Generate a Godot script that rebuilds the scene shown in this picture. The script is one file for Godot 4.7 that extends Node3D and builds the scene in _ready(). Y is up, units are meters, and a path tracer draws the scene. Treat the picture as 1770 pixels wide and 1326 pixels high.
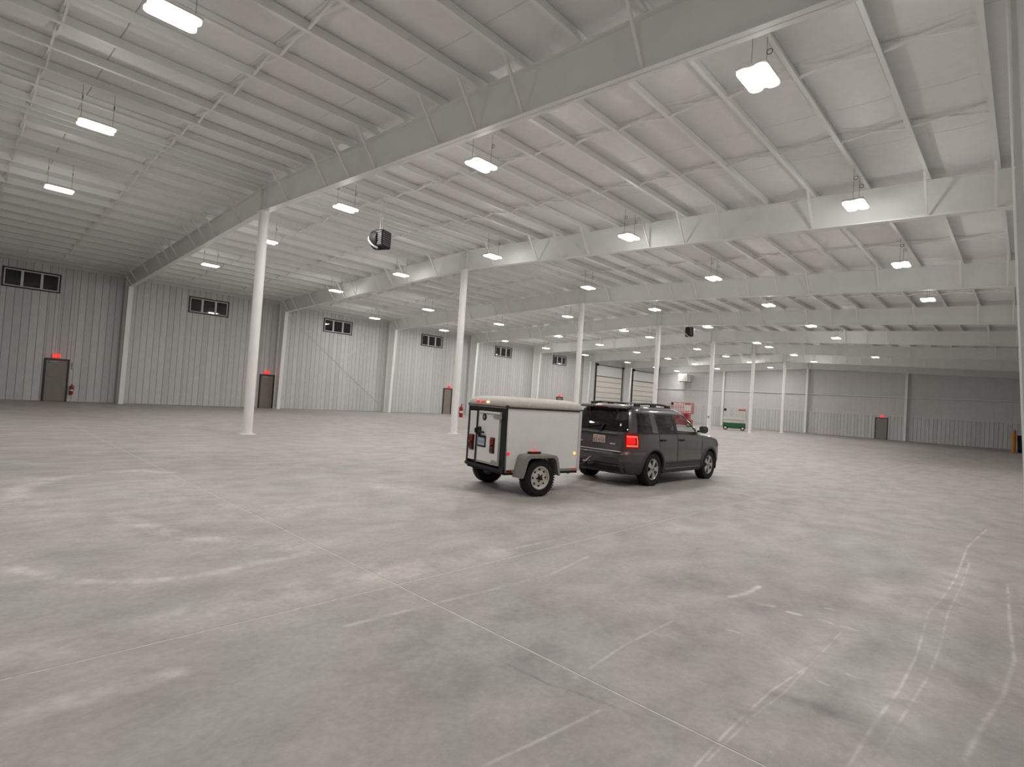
extends Node3D
# A large white steel-framed hall at night, lit by rows of high-bay lamps; a dark grey SUV with a small white cargo trailer stands on the dusty concrete.
# World: x across the hall (left wall at about -35, right wall at about +0.8), y up, -z into the hall. w(x, y, z) takes z as the distance into the hall.

const BAY := 8.286
const FRAME0 := 6.556
const LEFT := -35.24
const RIGHT := 0.78
const RIDGE := -17.35
const BACK := 64.558
const REAR := -18.3
const FLAT := -1

var M := {}
var taken := {}

func w(x: float, y: float, z: float) -> Vector3:
	return Vector3(x, y, -z)

func frame_z(i: int) -> float:
	return FRAME0 + BAY * i

func eave_distance(x: float) -> float:
	return minf(-x, 2.0 * -RIDGE + x)

func beam_top(x: float) -> float:
	return 6.985 + 0.04 * eave_distance(x)

func beam_bottom(x: float) -> float:
	return 6.16 + 0.0425 * eave_distance(x)

# ---------------------------------------------------------------- naming and tagging

func numbered(called: String) -> String:
	var n: int = taken.get(called, 0)
	taken[called] = n + 1
	return called if n == 0 else "%s_%03d" % [called, n]

func thing(called: String, label: String, category: String, at := Vector3.ZERO, turn := 0.0, group := "") -> Node3D:
	var o := Node3D.new()
	o.name = numbered(called)
	add_child(o)
	o.position = at
	o.rotation.y = turn
	tag(o, label, category, group)
	return o

func tag(o: Node3D, label: String, category: String, group := "") -> void:
	o.set_meta("label", label)
	o.set_meta("category", category)
	if group:
		o.set_meta("group", group)

func obj(called: String, s: SurfaceTool, m: Material, parent: Node = self) -> MeshInstance3D:
	s.generate_normals()
	var o := MeshInstance3D.new()
	o.mesh = s.commit()
	o.mesh.surface_set_material(0, m)
	return put(called, o, parent)

func put(called: String, o: MeshInstance3D, parent: Node) -> MeshInstance3D:
	o.name = numbered(called) if parent == self else called
	o.cast_shadow = GeometryInstance3D.SHADOW_CASTING_SETTING_ON
	parent.add_child(o, true)
	return o

func shared(called: String, mesh: Mesh, m: Material, parent: Node, at: Vector3) -> MeshInstance3D:
	var o := MeshInstance3D.new()
	o.mesh = mesh
	o.material_override = m
	o.position = at
	return put(called, o, parent)

func structure(o: Node3D, label: String, category: String) -> Node3D:
	o.set_meta("kind", "structure")
	tag(o, label, category)
	return o

func bare(called: String) -> Node3D:
	var o := Node3D.new()
	o.name = numbered(called)
	add_child(o)
	return o

# ---------------------------------------------------------------- shapes

func begin() -> SurfaceTool:
	var s := SurfaceTool.new()
	s.begin(Mesh.PRIMITIVE_TRIANGLES)
	s.set_smooth_group(FLAT)
	return s

func tri(s: SurfaceTool, a: Vector3, b: Vector3, c: Vector3) -> void:   # counter-clockwise seen from outside
	s.add_vertex(a)
	s.add_vertex(c)
	s.add_vertex(b)

func quad(s: SurfaceTool, a: Vector3, b: Vector3, c: Vector3, d: Vector3) -> void:
	tri(s, a, b, c)
	tri(s, a, c, d)

func box(s: SurfaceTool, c: Vector3, size: Vector3, b := Basis.IDENTITY) -> void:
	s.set_smooth_group(FLAT)
	var h := size * 0.5
	var p := []
	for i in 8:
		p.append(c + b * Vector3(h.x if i & 1 else -h.x, h.y if i & 2 else -h.y, h.z if i & 4 else -h.z))
	quad(s, p[4], p[5], p[7], p[6])
	quad(s, p[1], p[0], p[2], p[3])
	quad(s, p[5], p[1], p[3], p[7])
	quad(s, p[0], p[4], p[6], p[2])
	quad(s, p[6], p[7], p[3], p[2])
	quad(s, p[0], p[1], p[5], p[4])

func span(s: SurfaceTool, a: Vector3, b: Vector3) -> void:   # box between two corners
	box(s, (a + b) * 0.5, (b - a).abs())

func cbox(s: SurfaceTool, c: Vector3, size: Vector3, ch: float, b := Basis.IDENTITY) -> void:   # box with chamfered edges
	s.set_smooth_group(FLAT)
	var h := size * 0.5
	ch = minf(ch, minf(h.x, minf(h.y, h.z)) * 0.98)
	var v := {}
	for sx in [-1, 1]:
		for sy in [-1, 1]:
			for sz in [-1, 1]:
				var q := Vector3(sx * h.x, sy * h.y, sz * h.z)
				var k := Vector3i(sx, sy, sz)
				v[[k, 0]] = c + b * (q - Vector3(0, sy, sz) * ch)
				v[[k, 1]] = c + b * (q - Vector3(sx, 0, sz) * ch)
				v[[k, 2]] = c + b * (q - Vector3(sx, sy, 0) * ch)
				var t := [v[[k, 0]], v[[k, 1]], v[[k, 2]]]
				if sx * sy * sz > 0:
					tri(s, t[0], t[1], t[2])
				else:
					tri(s, t[0], t[2], t[1])
	for axis in 3:
		var u := (axis + 1) % 3
		var o := (axis + 2) % 3
		for sg in [-1, 1]:
			var k := []
			for e in [[-1, -1], [1, -1], [1, 1], [-1, 1]]:
				var i := Vector3i.ZERO
				i[axis] = sg
				i[u] = e[0]
				i[o] = e[1]
				k.append(v[[i, axis]])
			if sg > 0:
				quad(s, k[0], k[1], k[2], k[3])
			else:
				quad(s, k[3], k[2], k[1], k[0])
		for e in [[-1, -1], [1, -1], [1, 1], [-1, 1]]:
			var lo := Vector3i.ZERO
			lo[axis] = -1
			lo[u] = e[0]
			lo[o] = e[1]
			var hi := lo
			hi[axis] = 1
			if e[0] * e[1] > 0:
				quad(s, v[[lo, u]], v[[lo, o]], v[[hi, o]], v[[hi, u]])
			else:
				quad(s, v[[lo, o]], v[[lo, u]], v[[hi, u]], v[[hi, o]])

func across(d: Vector3) -> Array:
	var up := Vector3.UP if absf(d.normalized().y) < 0.95 else Vector3.RIGHT
	var a := d.cross(up).normalized()
	return [a, a.cross(d).normalized()]

func tube(s: SurfaceTool, a: Vector3, b: Vector3, r: float, n := 10, r2 := -1.0) -> void:
	if r2 < 0.0:
		r2 = r
	var f := across(b - a)
	for i in n:
		var t0 := TAU * i / n
		var t1 := TAU * (i + 1) / n
		var d0: Vector3 = f[0] * cos(t0) + f[1] * sin(t0)
		var d1: Vector3 = f[0] * cos(t1) + f[1] * sin(t1)
		s.set_smooth_group(1)
		quad(s, a + d0 * r, b + d0 * r2, b + d1 * r2, a + d1 * r)
		s.set_smooth_group(FLAT)
		tri(s, a, a + d0 * r, a + d1 * r)
		tri(s, b, b + d1 * r2, b + d0 * r2)

func pipe_run(s: SurfaceTool, pts: Array, r: float, n := 8) -> void:
	for i in pts.size() - 1:
		tube(s, pts[i], pts[i + 1], r, n)

func lathe(s: SurfaceTool, prof: Array, t: Transform3D, n := 32, smooth := true) -> void:   # prof: Vector2(radius, height along local y)
	for k in prof.size() - 1:
		for i in n:
			var a := TAU * i / n
			var b := TAU * (i + 1) / n
			s.set_smooth_group(k + 1 if smooth else FLAT)
			var p: Vector2 = prof[k]
			var q: Vector2 = prof[k + 1]
			var v := [t * Vector3(p.x * cos(a), p.y, p.x * sin(a)), t * Vector3(p.x * cos(b), p.y, p.x * sin(b)), t * Vector3(q.x * cos(b), q.y, q.x * sin(b)), t * Vector3(q.x * cos(a), q.y, q.x * sin(a))]
			if p.x < 0.0001:
				tri(s, v[0], v[3], v[2])
			elif q.x < 0.0001:
				tri(s, v[0], v[2], v[1])
			else:
				quad(s, v[0], v[3], v[2], v[1])

func prism(s: SurfaceTool, poly: Array, t: Transform3D, depth: float) -> void:   # polygon in local xy, pushed along local z
	s.set_smooth_group(FLAT)
	var p := PackedVector2Array(poly)
	if Geometry2D.is_polygon_clockwise(p):
		p.reverse()
	var ix := Geometry2D.triangulate_polygon(p)
	var h := depth * 0.5
	for i in range(0, ix.size(), 3):
		var a := p[ix[i]]
		var b := p[ix[i + 1]]
		var c := p[ix[i + 2]]
		if (b - a).cross(c - a) < 0.0:
			var x := b
			b = c
			c = x
		tri(s, t * Vector3(a.x, a.y, h), t * Vector3(b.x, b.y, h), t * Vector3(c.x, c.y, h))
		tri(s, t * Vector3(a.x, a.y, -h), t * Vector3(c.x, c.y, -h), t * Vector3(b.x, b.y, -h))
	for i in p.size():
		var a := p[i]
		var b := p[(i + 1) % p.size()]
		quad(s, t * Vector3(a.x, a.y, h), t * Vector3(a.x, a.y, -h), t * Vector3(b.x, b.y, -h), t * Vector3(b.x, b.y, h))

func sheet(s: SurfaceTool, rows: Array, group := 1) -> void:   # rows of points, smooth
	s.set_smooth_group(group)
	for j in rows.size() - 1:
		for i in rows[j].size() - 1:
			quad(s, rows[j][i], rows[j][i + 1], rows[j + 1][i + 1], rows[j + 1][i])

# ---------------------------------------------------------------- materials

func mat(called: String, c: Color, rough := 0.6, metal := 0.0) -> StandardMaterial3D:
	var m := StandardMaterial3D.new()
	m.resource_name = called
	m.albedo_color = c
	m.roughness = rough
	m.metallic = metal
	M[called] = m
	return m

func noise_tex(freq: float, lo: Color, hi: Color, oct := 4, size := 512, seed_ := 1) -> NoiseTexture2D:
	var n := FastNoiseLite.new()
	n.seed = seed_
	n.noise_type = FastNoiseLite.TYPE_SIMPLEX_SMOOTH
	n.frequency = freq
	n.fractal_octaves = oct
	var t := NoiseTexture2D.new()
	t.width = size
	t.height = size
	t.seamless = true
	t.noise = n
	var g := Gradient.new()
	g.set_color(0, lo)
	g.set_color(1, hi)
	t.color_ramp = g
	return t

func mottled(called: String, lo: Color, hi: Color, rough: float, scale: float, freq := 0.01, metal := 0.0, seed_ := 3) -> StandardMaterial3D:
	var m := mat(called, Color.WHITE, rough, metal)
	m.albedo_texture = noise_tex(freq, lo, hi, 5, 512, seed_)
	m.uv1_triplanar = true
	m.uv1_world_triplanar = true
	m.uv1_scale = Vector3.ONE * scale
	return m

func glow(called: String, c: Color, energy: float) -> StandardMaterial3D:
	var m := mat(called, c, 0.4)
	m.emission_enabled = true
	m.emission = c
	m.emission_energy_multiplier = energy
	return m

func make_materials() -> void:
	mottled("white_steel", Color(0.93, 0.925, 0.91), Color(0.955, 0.95, 0.935), 0.5, 0.35)
	mottled("primer_steel", Color(0.92, 0.93, 0.915), Color(0.945, 0.955, 0.94), 0.45, 0.25, 0.012, 0.0, 8)
	var ins := mottled("white_vinyl", Color(0.925, 0.92, 0.915), Color(0.95, 0.945, 0.94), 0.55, 0.4, 0.02, 0.0, 5)
	ins.normal_enabled = true
	var bump := noise_tex(0.02, Color.BLACK, Color.WHITE, 4, 512, 11)
	bump.as_normal_map = true
	bump.bump_strength = 3.0
	ins.normal_texture = bump
	ins.normal_scale = 0.18
	var wv := mottled("wall_vinyl", Color(0.79, 0.785, 0.78), Color(0.83, 0.825, 0.82), 0.6, 0.4, 0.02, 0.0, 6)
	wv.normal_enabled = true
	wv.normal_texture = bump
	wv.normal_scale = 0.18
	for i in 4:
		var k := 0.012 * (i - 1.5)
		mottled("liner_%d" % i, Color(0.765 + k, 0.765 + k, 0.76 + k), Color(0.80 + k, 0.80 + k, 0.795 + k), 0.45, 0.3, 0.015, 0.0, 20 + i)
	mat("groove_backing", Color(0.60, 0.595, 0.58), 0.8)
	mat("white_trim", Color(0.84, 0.835, 0.82), 0.45)
	mat("roof_sheet", Color(0.50, 0.50, 0.49), 0.7)
	mat("dark_steel", Color(0.19, 0.185, 0.175), 0.5)
	mat("black_frame", Color(0.07, 0.07, 0.065), 0.45)
	mottled("door_paint", Color(0.50, 0.475, 0.44), Color(0.54, 0.515, 0.48), 0.45, 0.5)
	mat("steel", Color(0.62, 0.62, 0.61), 0.3, 0.9)
	mat("galvanised", Color(0.66, 0.66, 0.64), 0.45, 0.4)
	mat("rope", Color(0.34, 0.33, 0.32), 0.8)
	mat("black_plastic", Color(0.045, 0.045, 0.045), 0.7)
	mat("grille_grey", Color(0.40, 0.395, 0.385), 0.5)
	mat("rubber", Color(0.075, 0.073, 0.07), 0.85)
	mat("red_enamel", Color(0.62, 0.06, 0.05), 0.35)
	mat("red_rail", Color(0.80, 0.26, 0.20), 0.45)
	mat("green_enamel", Color(0.08, 0.36, 0.20), 0.4)
	mat("white_enamel", Color(0.86, 0.85, 0.82), 0.4)
	mat("yellow_paint", Color(0.72, 0.47, 0.13), 0.5)
	mat("tag_white", Color(0.82, 0.81, 0.79), 0.6)
	mat("beige_panel", Color(0.79, 0.775, 0.745), 0.5)
	glow("lamp_glow", Color(1.0, 0.985, 0.96), 9.0)
	glow("exit_sign_glow", Color(1.0, 0.09, 0.06), 1.9)
	var g := mat("night_glass", Color(0.05, 0.055, 0.055, 0.12), 0.03)
	g.transparency = BaseMaterial3D.TRANSPARENCY_ALPHA
	mottled("joint_filler", Color(0.78, 0.77, 0.72), Color(0.90, 0.89, 0.84), 0.9, 0.7, 0.03)
	# vehicles
	var paint := mat("grey_metallic", Color(0.285, 0.275, 0.27), 0.32, 0.35)
	paint.clearcoat_enabled = true
	paint.clearcoat = 1.0
	paint.clearcoat_roughness = 0.06
	mat("cladding", Color(0.245, 0.238, 0.235), 0.55)
	mat("seam", Color(0.05, 0.05, 0.05), 0.7)
	var tint := mat("tinted_glass", Color(0.045, 0.045, 0.045, 0.90), 0.04)
	tint.transparency = BaseMaterial3D.TRANSPARENCY_ALPHA
	var clear := mat("car_glass", Color(0.20, 0.30, 0.27, 0.22), 0.03)
	clear.transparency = BaseMaterial3D.TRANSPARENCY_ALPHA
	mat("interior", Color(0.10, 0.098, 0.095), 0.8)
	mat("seat_cloth", Color(0.22, 0.21, 0.20), 0.9)
	mat("alloy", Color(0.75, 0.745, 0.73), 0.3, 0.7)
	mat("chrome", Color(0.85, 0.85, 0.85), 0.12, 1.0)
	mat("lens_red", Color(0.50, 0.03, 0.03), 0.12)
	mat("lens_dark_red", Color(0.30, 0.05, 0.05), 0.2)
	mat("lens_white", Color(0.86, 0.82, 0.80), 0.12)
	mat("lens_amber", Color(0.85, 0.38, 0.06), 0.15)
	glow("tail_lamp_glow", Color(1.0, 0.03, 0.02), 1.0)
	glow("tail_lamp_pink_glow", Color(0.95, 0.42, 0.34), 0.45)
	glow("marker_lamp_glow", Color(0.9, 0.16, 0.10), 0.7)
	glow("marker_lamp_hot_glow", Color(1.0, 0.72, 0.55), 1.6)
	glow("amber_lamp_glow", Color(1.0, 0.68, 0.36), 1.6)
	mottled("trailer_white", Color(0.90, 0.895, 0.885), Color(0.93, 0.925, 0.915), 0.3, 0.6)
	mottled("trailer_roof", Color(0.72, 0.70, 0.66), Color(0.82, 0.80, 0.76), 0.6, 1.2, 0.02)
	mottled("fender_steel", Color(0.50, 0.48, 0.46), Color(0.60, 0.58, 0.55), 0.5, 1.5, 0.03)
	mottled("wheel_white", Color(0.76, 0.74, 0.69), Color(0.86, 0.84, 0.80), 0.5, 3.0, 0.03)
	mat("plate_blue", Color(0.70, 0.74, 0.80), 0.4)

# Concrete: trowel mottling, dust and tyre marks, all in hall coordinates.
# mark: kind (l light dust, d dark rubber or damp, p pale spill), half width, strength, points x z ...
const MARKS := [
	["l", 0.060, 0.10, [-6.10, 0.43, -5.74, 0.56, -5.40, 0.71, -5.13, 0.96, -4.98, 1.26, -4.90, 1.70, -4.98, 2.16, -5.02, 2.54]],
	["l", 0.250, 0.05, [-6.29, 0.44, -5.89, 0.57, -5.54, 0.73, -5.27, 0.98, -5.12, 1.29, -5.05, 1.75, -5.14, 2.22]],
	["l", 0.100, 0.08, [-8.76, 0.66, -9.71, 0.82, -10.38, 1.20, -10.66, 1.70, -10.90, 2.32, -10.46, 2.74]],
	["l", 0.350, 0.05, [-8.46, 0.93, -7.42, 0.93, -6.60, 1.06, -6.11, 1.27, -5.75, 1.64, -5.41, 2.09, -5.23, 2.51]],
	["l", 0.500, 0.04, [-9.82, 2.27, -8.62, 2.22, -7.55, 2.29, -7.13, 2.57, -6.99, 3.10]],
	["l", 0.100, 0.10, [-7.53, 1.47, -6.57, 1.67, -6.09, 1.87, -5.81, 2.19]],
	["d", 0.500, 0.05, [-11.36, 0.71, -12.97, 1.47, -13.08, 2.47, -12.22, 3.57, -10.63, 4.64, -9.83, 5.95]],
	["d", 0.300, 0.05, [-7.60, 0.78, -6.56, 0.93, -5.81, 1.16, -5.39, 1.59, -5.15, 2.15]],
	["l", 0.120, 0.06, [-4.02, 0.32, -4.06, 1.16, -4.07, 1.94, -4.05, 3.00, -4.00, 4.13]],
	["l", 0.050, 0.10, [-3.37, 0.29, -3.37, 0.67, -3.34, 0.98]],
	["l", 0.060, 0.05, [-4.14, 0.33, -4.13, 0.86, -4.26, 1.68, -4.32, 2.81]],
	["l", 0.020, 0.14, [-0.57, 3.04, -0.56, 3.56, -0.53, 4.16, -0.53, 4.85, -0.59, 6.03, -0.55, 6.74, -0.53, 7.60, -0.57, 9.84, -0.46, 11.81]],
	["l", 0.020, 0.12, [-0.49, 3.23, -0.47, 3.67, -0.43, 4.46, -0.43, 5.21, -0.47, 6.18, -0.46, 7.42, -0.48, 8.70]],
	["l", 0.140, 0.06, [-0.53, 3.14, -0.51, 3.61, -0.48, 4.31, -0.48, 5.02, -0.53, 6.10, -0.51, 7.20, -0.51, 8.20]],
	["l", 0.020, 0.10, [-0.18, 3.56, -0.15, 3.95, -0.07, 4.59, -0.03, 5.37, -0.08, 6.53, -0.12, 7.92]],
	["l", 0.015, 0.14, [-1.06, 2.47, -1.07, 2.86, -1.06, 3.47, -1.00, 4.05]],
	["l", 0.015, 0.12, [-1.04, 2.57, -1.03, 3.16, -1.00, 3.51, -1.00, 4.93]],
	["l", 0.120, 0.05, [-1.05, 2.52, -1.05, 3.00, -1.03, 3.49, -1.00, 4.31, -0.99, 5.30, -1.01, 6.68]],
	["d", 0.045, 0.17, [-1.01, 3.46, -0.77, 3.51, -0.61, 3.54, -0.54, 3.52]],
	["d", 0.100, 0.12, [-0.59, 3.56, -0.42, 3.49]],
	["d", 0.120, 0.12, [-0.47, 4.72, -0.34, 4.64, -0.19, 4.59]],
	["d", 0.250, 0.08, [-2.37, 4.90, -2.05, 4.95, -1.67, 4.89]],
	["d", 0.250, 0.07, [-1.36, 5.42, -0.97, 5.22, -0.68, 5.33]],
	["d", 0.015, 0.20, [-2.56, 2.51, -2.34, 2.49, -1.93, 2.52, -1.80, 2.57, -1.44, 2.64, -1.25, 2.71]],
	["l", 0.030, 0.07, [-3.34, 2.02, -3.29, 2.78, -3.21, 4.02, -3.36, 4.84]],
	["l", 0.015, 0.10, [-1.70, 1.73, -1.65, 2.11, -1.61, 2.52]],
	["l", 0.015, 0.10, [-1.90, 2.69, -1.95, 3.31, -1.94, 3.98]],
	["l", 0.030, 0.07, [-3.89, 2.89, -4.02, 4.10, -3.97, 5.27]],
	["p", 0.035, 0.30, [-1.87, 4.91, -1.81, 5.14, -1.81, 5.45]],
	["p", 0.030, 0.30, [-1.64, 4.96, -1.54, 5.00]],
	["p", 0.030, 0.28, [-1.41, 4.97, -1.33, 4.98]],
	["p", 0.030, 0.30, [-1.18, 5.01, -1.10, 5.00]],
	["p", 0.035, 0.30, [-1.02, 5.01, -0.93, 5.01]],
	["p", 0.020, 0.28, [-1.22, 5.35, -1.17, 5.37]],
	["p", 0.012, 0.30, [-1.60, 4.17, -1.52, 4.18]],
	["p", 0.012, 0.30, [-0.80, 4.11, -0.73, 4.11]],
	["p", 0.012, 0.30, [-0.90, 3.85, -0.84, 3.84]],
	["p", 0.012, 0.25, [-0.14, 4.13, -0.08, 4.12]],
	["d", 0.350, 0.06, [-3.98, 9.65, -3.90, 12.44, -3.30, 14.57, -2.25, 15.08]],
	["d", 0.300, 0.05, [-3.42, 8.77, -3.30, 11.20, -2.85, 13.11]],
	["d", 0.200, 0.06, [-2.52, 9.17, -2.01, 9.32, -1.38, 9.41]],
	["d", 0.350, 0.07, [-2.91, 3.11, -2.63, 3.40, -2.25, 3.63, -1.84, 3.67]],
	["d", 0.300, 0.07, [-2.77, 2.47, -2.54, 2.63, -2.31, 2.66]],
	["d", 0.300, 0.06, [-2.93, 1.87, -2.64, 2.00, -2.32, 2.09]],
	["l", 0.300, 0.05, [-7.91, 5.26, -7.22, 5.47, -6.42, 5.77]],
	["l", 0.300, 0.06, [-5.14, 6.51, -4.43, 6.98, -3.60, 7.00]],
	["d", 0.250, 0.06, [-5.42, 6.71, -4.64, 7.00, -3.83, 6.94]]
]

func concrete(x0: float, x1: float, z0: float, z1: float, wide: int, high: int) -> ImageTexture:
	var n1 := FastNoiseLite.new()
	n1.seed = 4
	n1.frequency = 0.16
	n1.fractal_octaves = 4
	n1.noise_type = FastNoiseLite.TYPE_SIMPLEX_SMOOTH
	var n2 := FastNoiseLite.new()
	n2.seed = 9
	n2.frequency = 1.1
	n2.fractal_octaves = 5
	n2.fractal_gain = 0.6
	var n3 := FastNoiseLite.new()
	n3.seed = 15
	n3.frequency = 0.5
	n3.fractal_octaves = 3
	var light := PackedFloat32Array()
	light.resize(wide * high)
	var dark := PackedFloat32Array()
	dark.resize(wide * high)
	var rng := RandomNumberGenerator.new()
	rng.seed = wide * 7 + high
	var sx := (x1 - x0) / wide
	var sz := (z1 - z0) / high
	for m in MARKS:
		var half: float = m[1]
		var gain: float = m[2] * (-1.0 if m[0] == "d" else (2.1 if m[0] == "l" else 1.1))
		var p: Array = m[3]
		var fade := half * (0.8 if m[0] == "p" else (1.6 if half > 0.04 else 0.7))
		half *= 0.55 if half > 0.04 else 0.35
		for i in range(0, p.size() - 2, 2):
			var a := Vector2(p[i], p[i + 1])
			var b := Vector2(p[i + 2], p[i + 3])
			var lo := a.min(b) - Vector2.ONE * (half + fade)
			var hi := a.max(b) + Vector2.ONE * (half + fade)
			var i0 := maxi(0, int((lo.x - x0) / sx))
			var i1 := mini(wide - 1, int((hi.x - x0) / sx) + 1)
			var j0 := maxi(0, int((lo.y - z0) / sz))
			var j1 := mini(high - 1, int((hi.y - z0) / sz) + 1)
			for j in range(j0, j1 + 1):
				for k in range(i0, i1 + 1):
					var q := Vector2(x0 + sx * (k + 0.5), z0 + sz * (j + 0.5))
					var d := q.distance_to(Geometry2D.get_closest_point_to_segment(q, a, b))
					var e := clampf((half + fade - d) / (fade + 0.004), 0.0, 1.0)
					if e > 0.0:
						e *= clampf(0.7 + 1.3 * n2.get_noise_2d(q.x * 2.5, q.y * 2.5), 0.0, 1.2)
						var at := j * wide + k
						var v := e * gain
						if v > light[at]:
							light[at] = v
						elif v < dark[at]:
							dark[at] = v
	var bytes := PackedByteArray()
	bytes.resize(wide * high * 3)
	var at := 0
	for j in high:
		var z := z0 + sz * (j + 0.5)
		for i in wide:
			var x := x0 + sx * (i + 0.5)
			var big := n1.get_noise_2d(x, z)
			var fine := n2.get_noise_2d(x * 1.6, z)
			var hue := n3.get_noise_2d(x, z)
			var v := 0.665 + 0.03 * big + 0.075 * fine + 0.62 * (light[at / 3] + dark[at / 3]) + 0.03 * (rng.randf() - 0.5)
			bytes[at] = int(clampf(v * (1.022 + 0.020 * hue), 0.0, 1.0) * 255.0)
			bytes[at + 1] = int(clampf(v * (0.992 - 0.012 * hue), 0.0, 1.0) * 255.0)
			bytes[at + 2] = int(clampf(v * (0.962 - 0.006 * hue), 0.0, 1.0) * 255.0)
			at += 3
	return ImageTexture.create_from_image(Image.create_from_data(wide, high, false, Image.FORMAT_RGB8, bytes))

# ---------------------------------------------------------------- the building

func make_floor() -> void:
	var fl := bare("floor")
	structure(fl, "dusty grey concrete floor slab with tyre marks and pale saw-cut joints", "floor")
	var xs := [-36.0, -20.376, -12.09, -3.80, 1.4]
	var zs := [REAR - 0.6, 2.738, 11.024, 19.31, BACK + 0.8]
	var fine := noise_tex(0.03, Color(0.92, 0.92, 0.92), Color(1.0, 1.0, 1.0), 6, 1024, 31)
	var rough := noise_tex(0.02, Color(0.44, 0.44, 0.44), Color(0.70, 0.70, 0.70), 5, 512, 33)
	for i in 4:
		for j in 4:
			var x0: float = xs[i]
			var x1: float = xs[i + 1]
			var z0: float = zs[j]
			var z1: float = zs[j + 1]
			var res := Vector2i(384, 384)
			if i >= 2 and j == 1:
				res = Vector2i(1024, 1024)
			elif i >= 2 and j == 0:
				res = Vector2i(768, 1400)
			elif i >= 1 and j == 2:
				res = Vector2i(640, 640)
			elif i == 1 and j < 2:
				res = Vector2i(640, 640)
			elif j == 3:
				res = Vector2i(256, 1024)
			elif j == 0:
				res = Vector2i(384, 512)
			var m := mat("concrete_%d_%d" % [i, j], Color.WHITE, 1.0)
			m.albedo_texture = concrete(x0, x1, z0, z1, res.x, res.y)
			m.texture_repeat = true
			m.roughness_texture = rough
			m.roughness_texture_channel = BaseMaterial3D.TEXTURE_CHANNEL_RED
			m.detail_enabled = true
			m.detail_albedo = fine
			m.detail_blend_mode = BaseMaterial3D.BLEND_MODE_MUL
			m.detail_uv_layer = BaseMaterial3D.DETAIL_UV_2
			var s := begin()
			var g := 0.0075
			var a := [w(x0 + g, 0, z0 + g), w(x1 - g, 0, z0 + g), w(x1 - g, 0, z1 - g), w(x0 + g, 0, z1 - g)]
			var uv := [Vector2(0, 0), Vector2(1, 0), Vector2(1, 1), Vector2(0, 1)]
			for t in [[0, 2, 1], [0, 3, 2]]:
				for k in t:
					s.set_uv(uv[k])
					s.set_uv2(Vector2(a[k].x, -a[k].z) / 2.3)
					s.add_vertex(a[k])
			for k in 4:
				s.set_uv(uv[k])
				s.set_uv2(Vector2.ZERO)
				var b: Vector3 = a[(k + 1) % 4]
				quad(s, a[k], a[k] + Vector3.DOWN * 0.2, b + Vector3.DOWN * 0.2, b)
			obj("slab", s, m, fl)
	for k in [1, 2, 3]:
		var s := begin()
		span(s, w(xs[k] - 0.012, -0.15, zs[0]), w(xs[k] + 0.012, -0.0015, zs[4]))
		obj("joint_filler", s, M.joint_filler, fl)
		s = begin()
		span(s, w(xs[0], -0.15, zs[k] - 0.012), w(xs[4], -0.002, zs[k] + 0.012))
		obj("joint_filler", s, M.joint_filler, fl)

func purlin_x() -> Array:
	var r := []
	for k in 15:
		r.append(-0.65 - 1.147 * k)
		r.append(2.0 * RIDGE + 0.65 + 1.147 * k)
	return r

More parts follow.
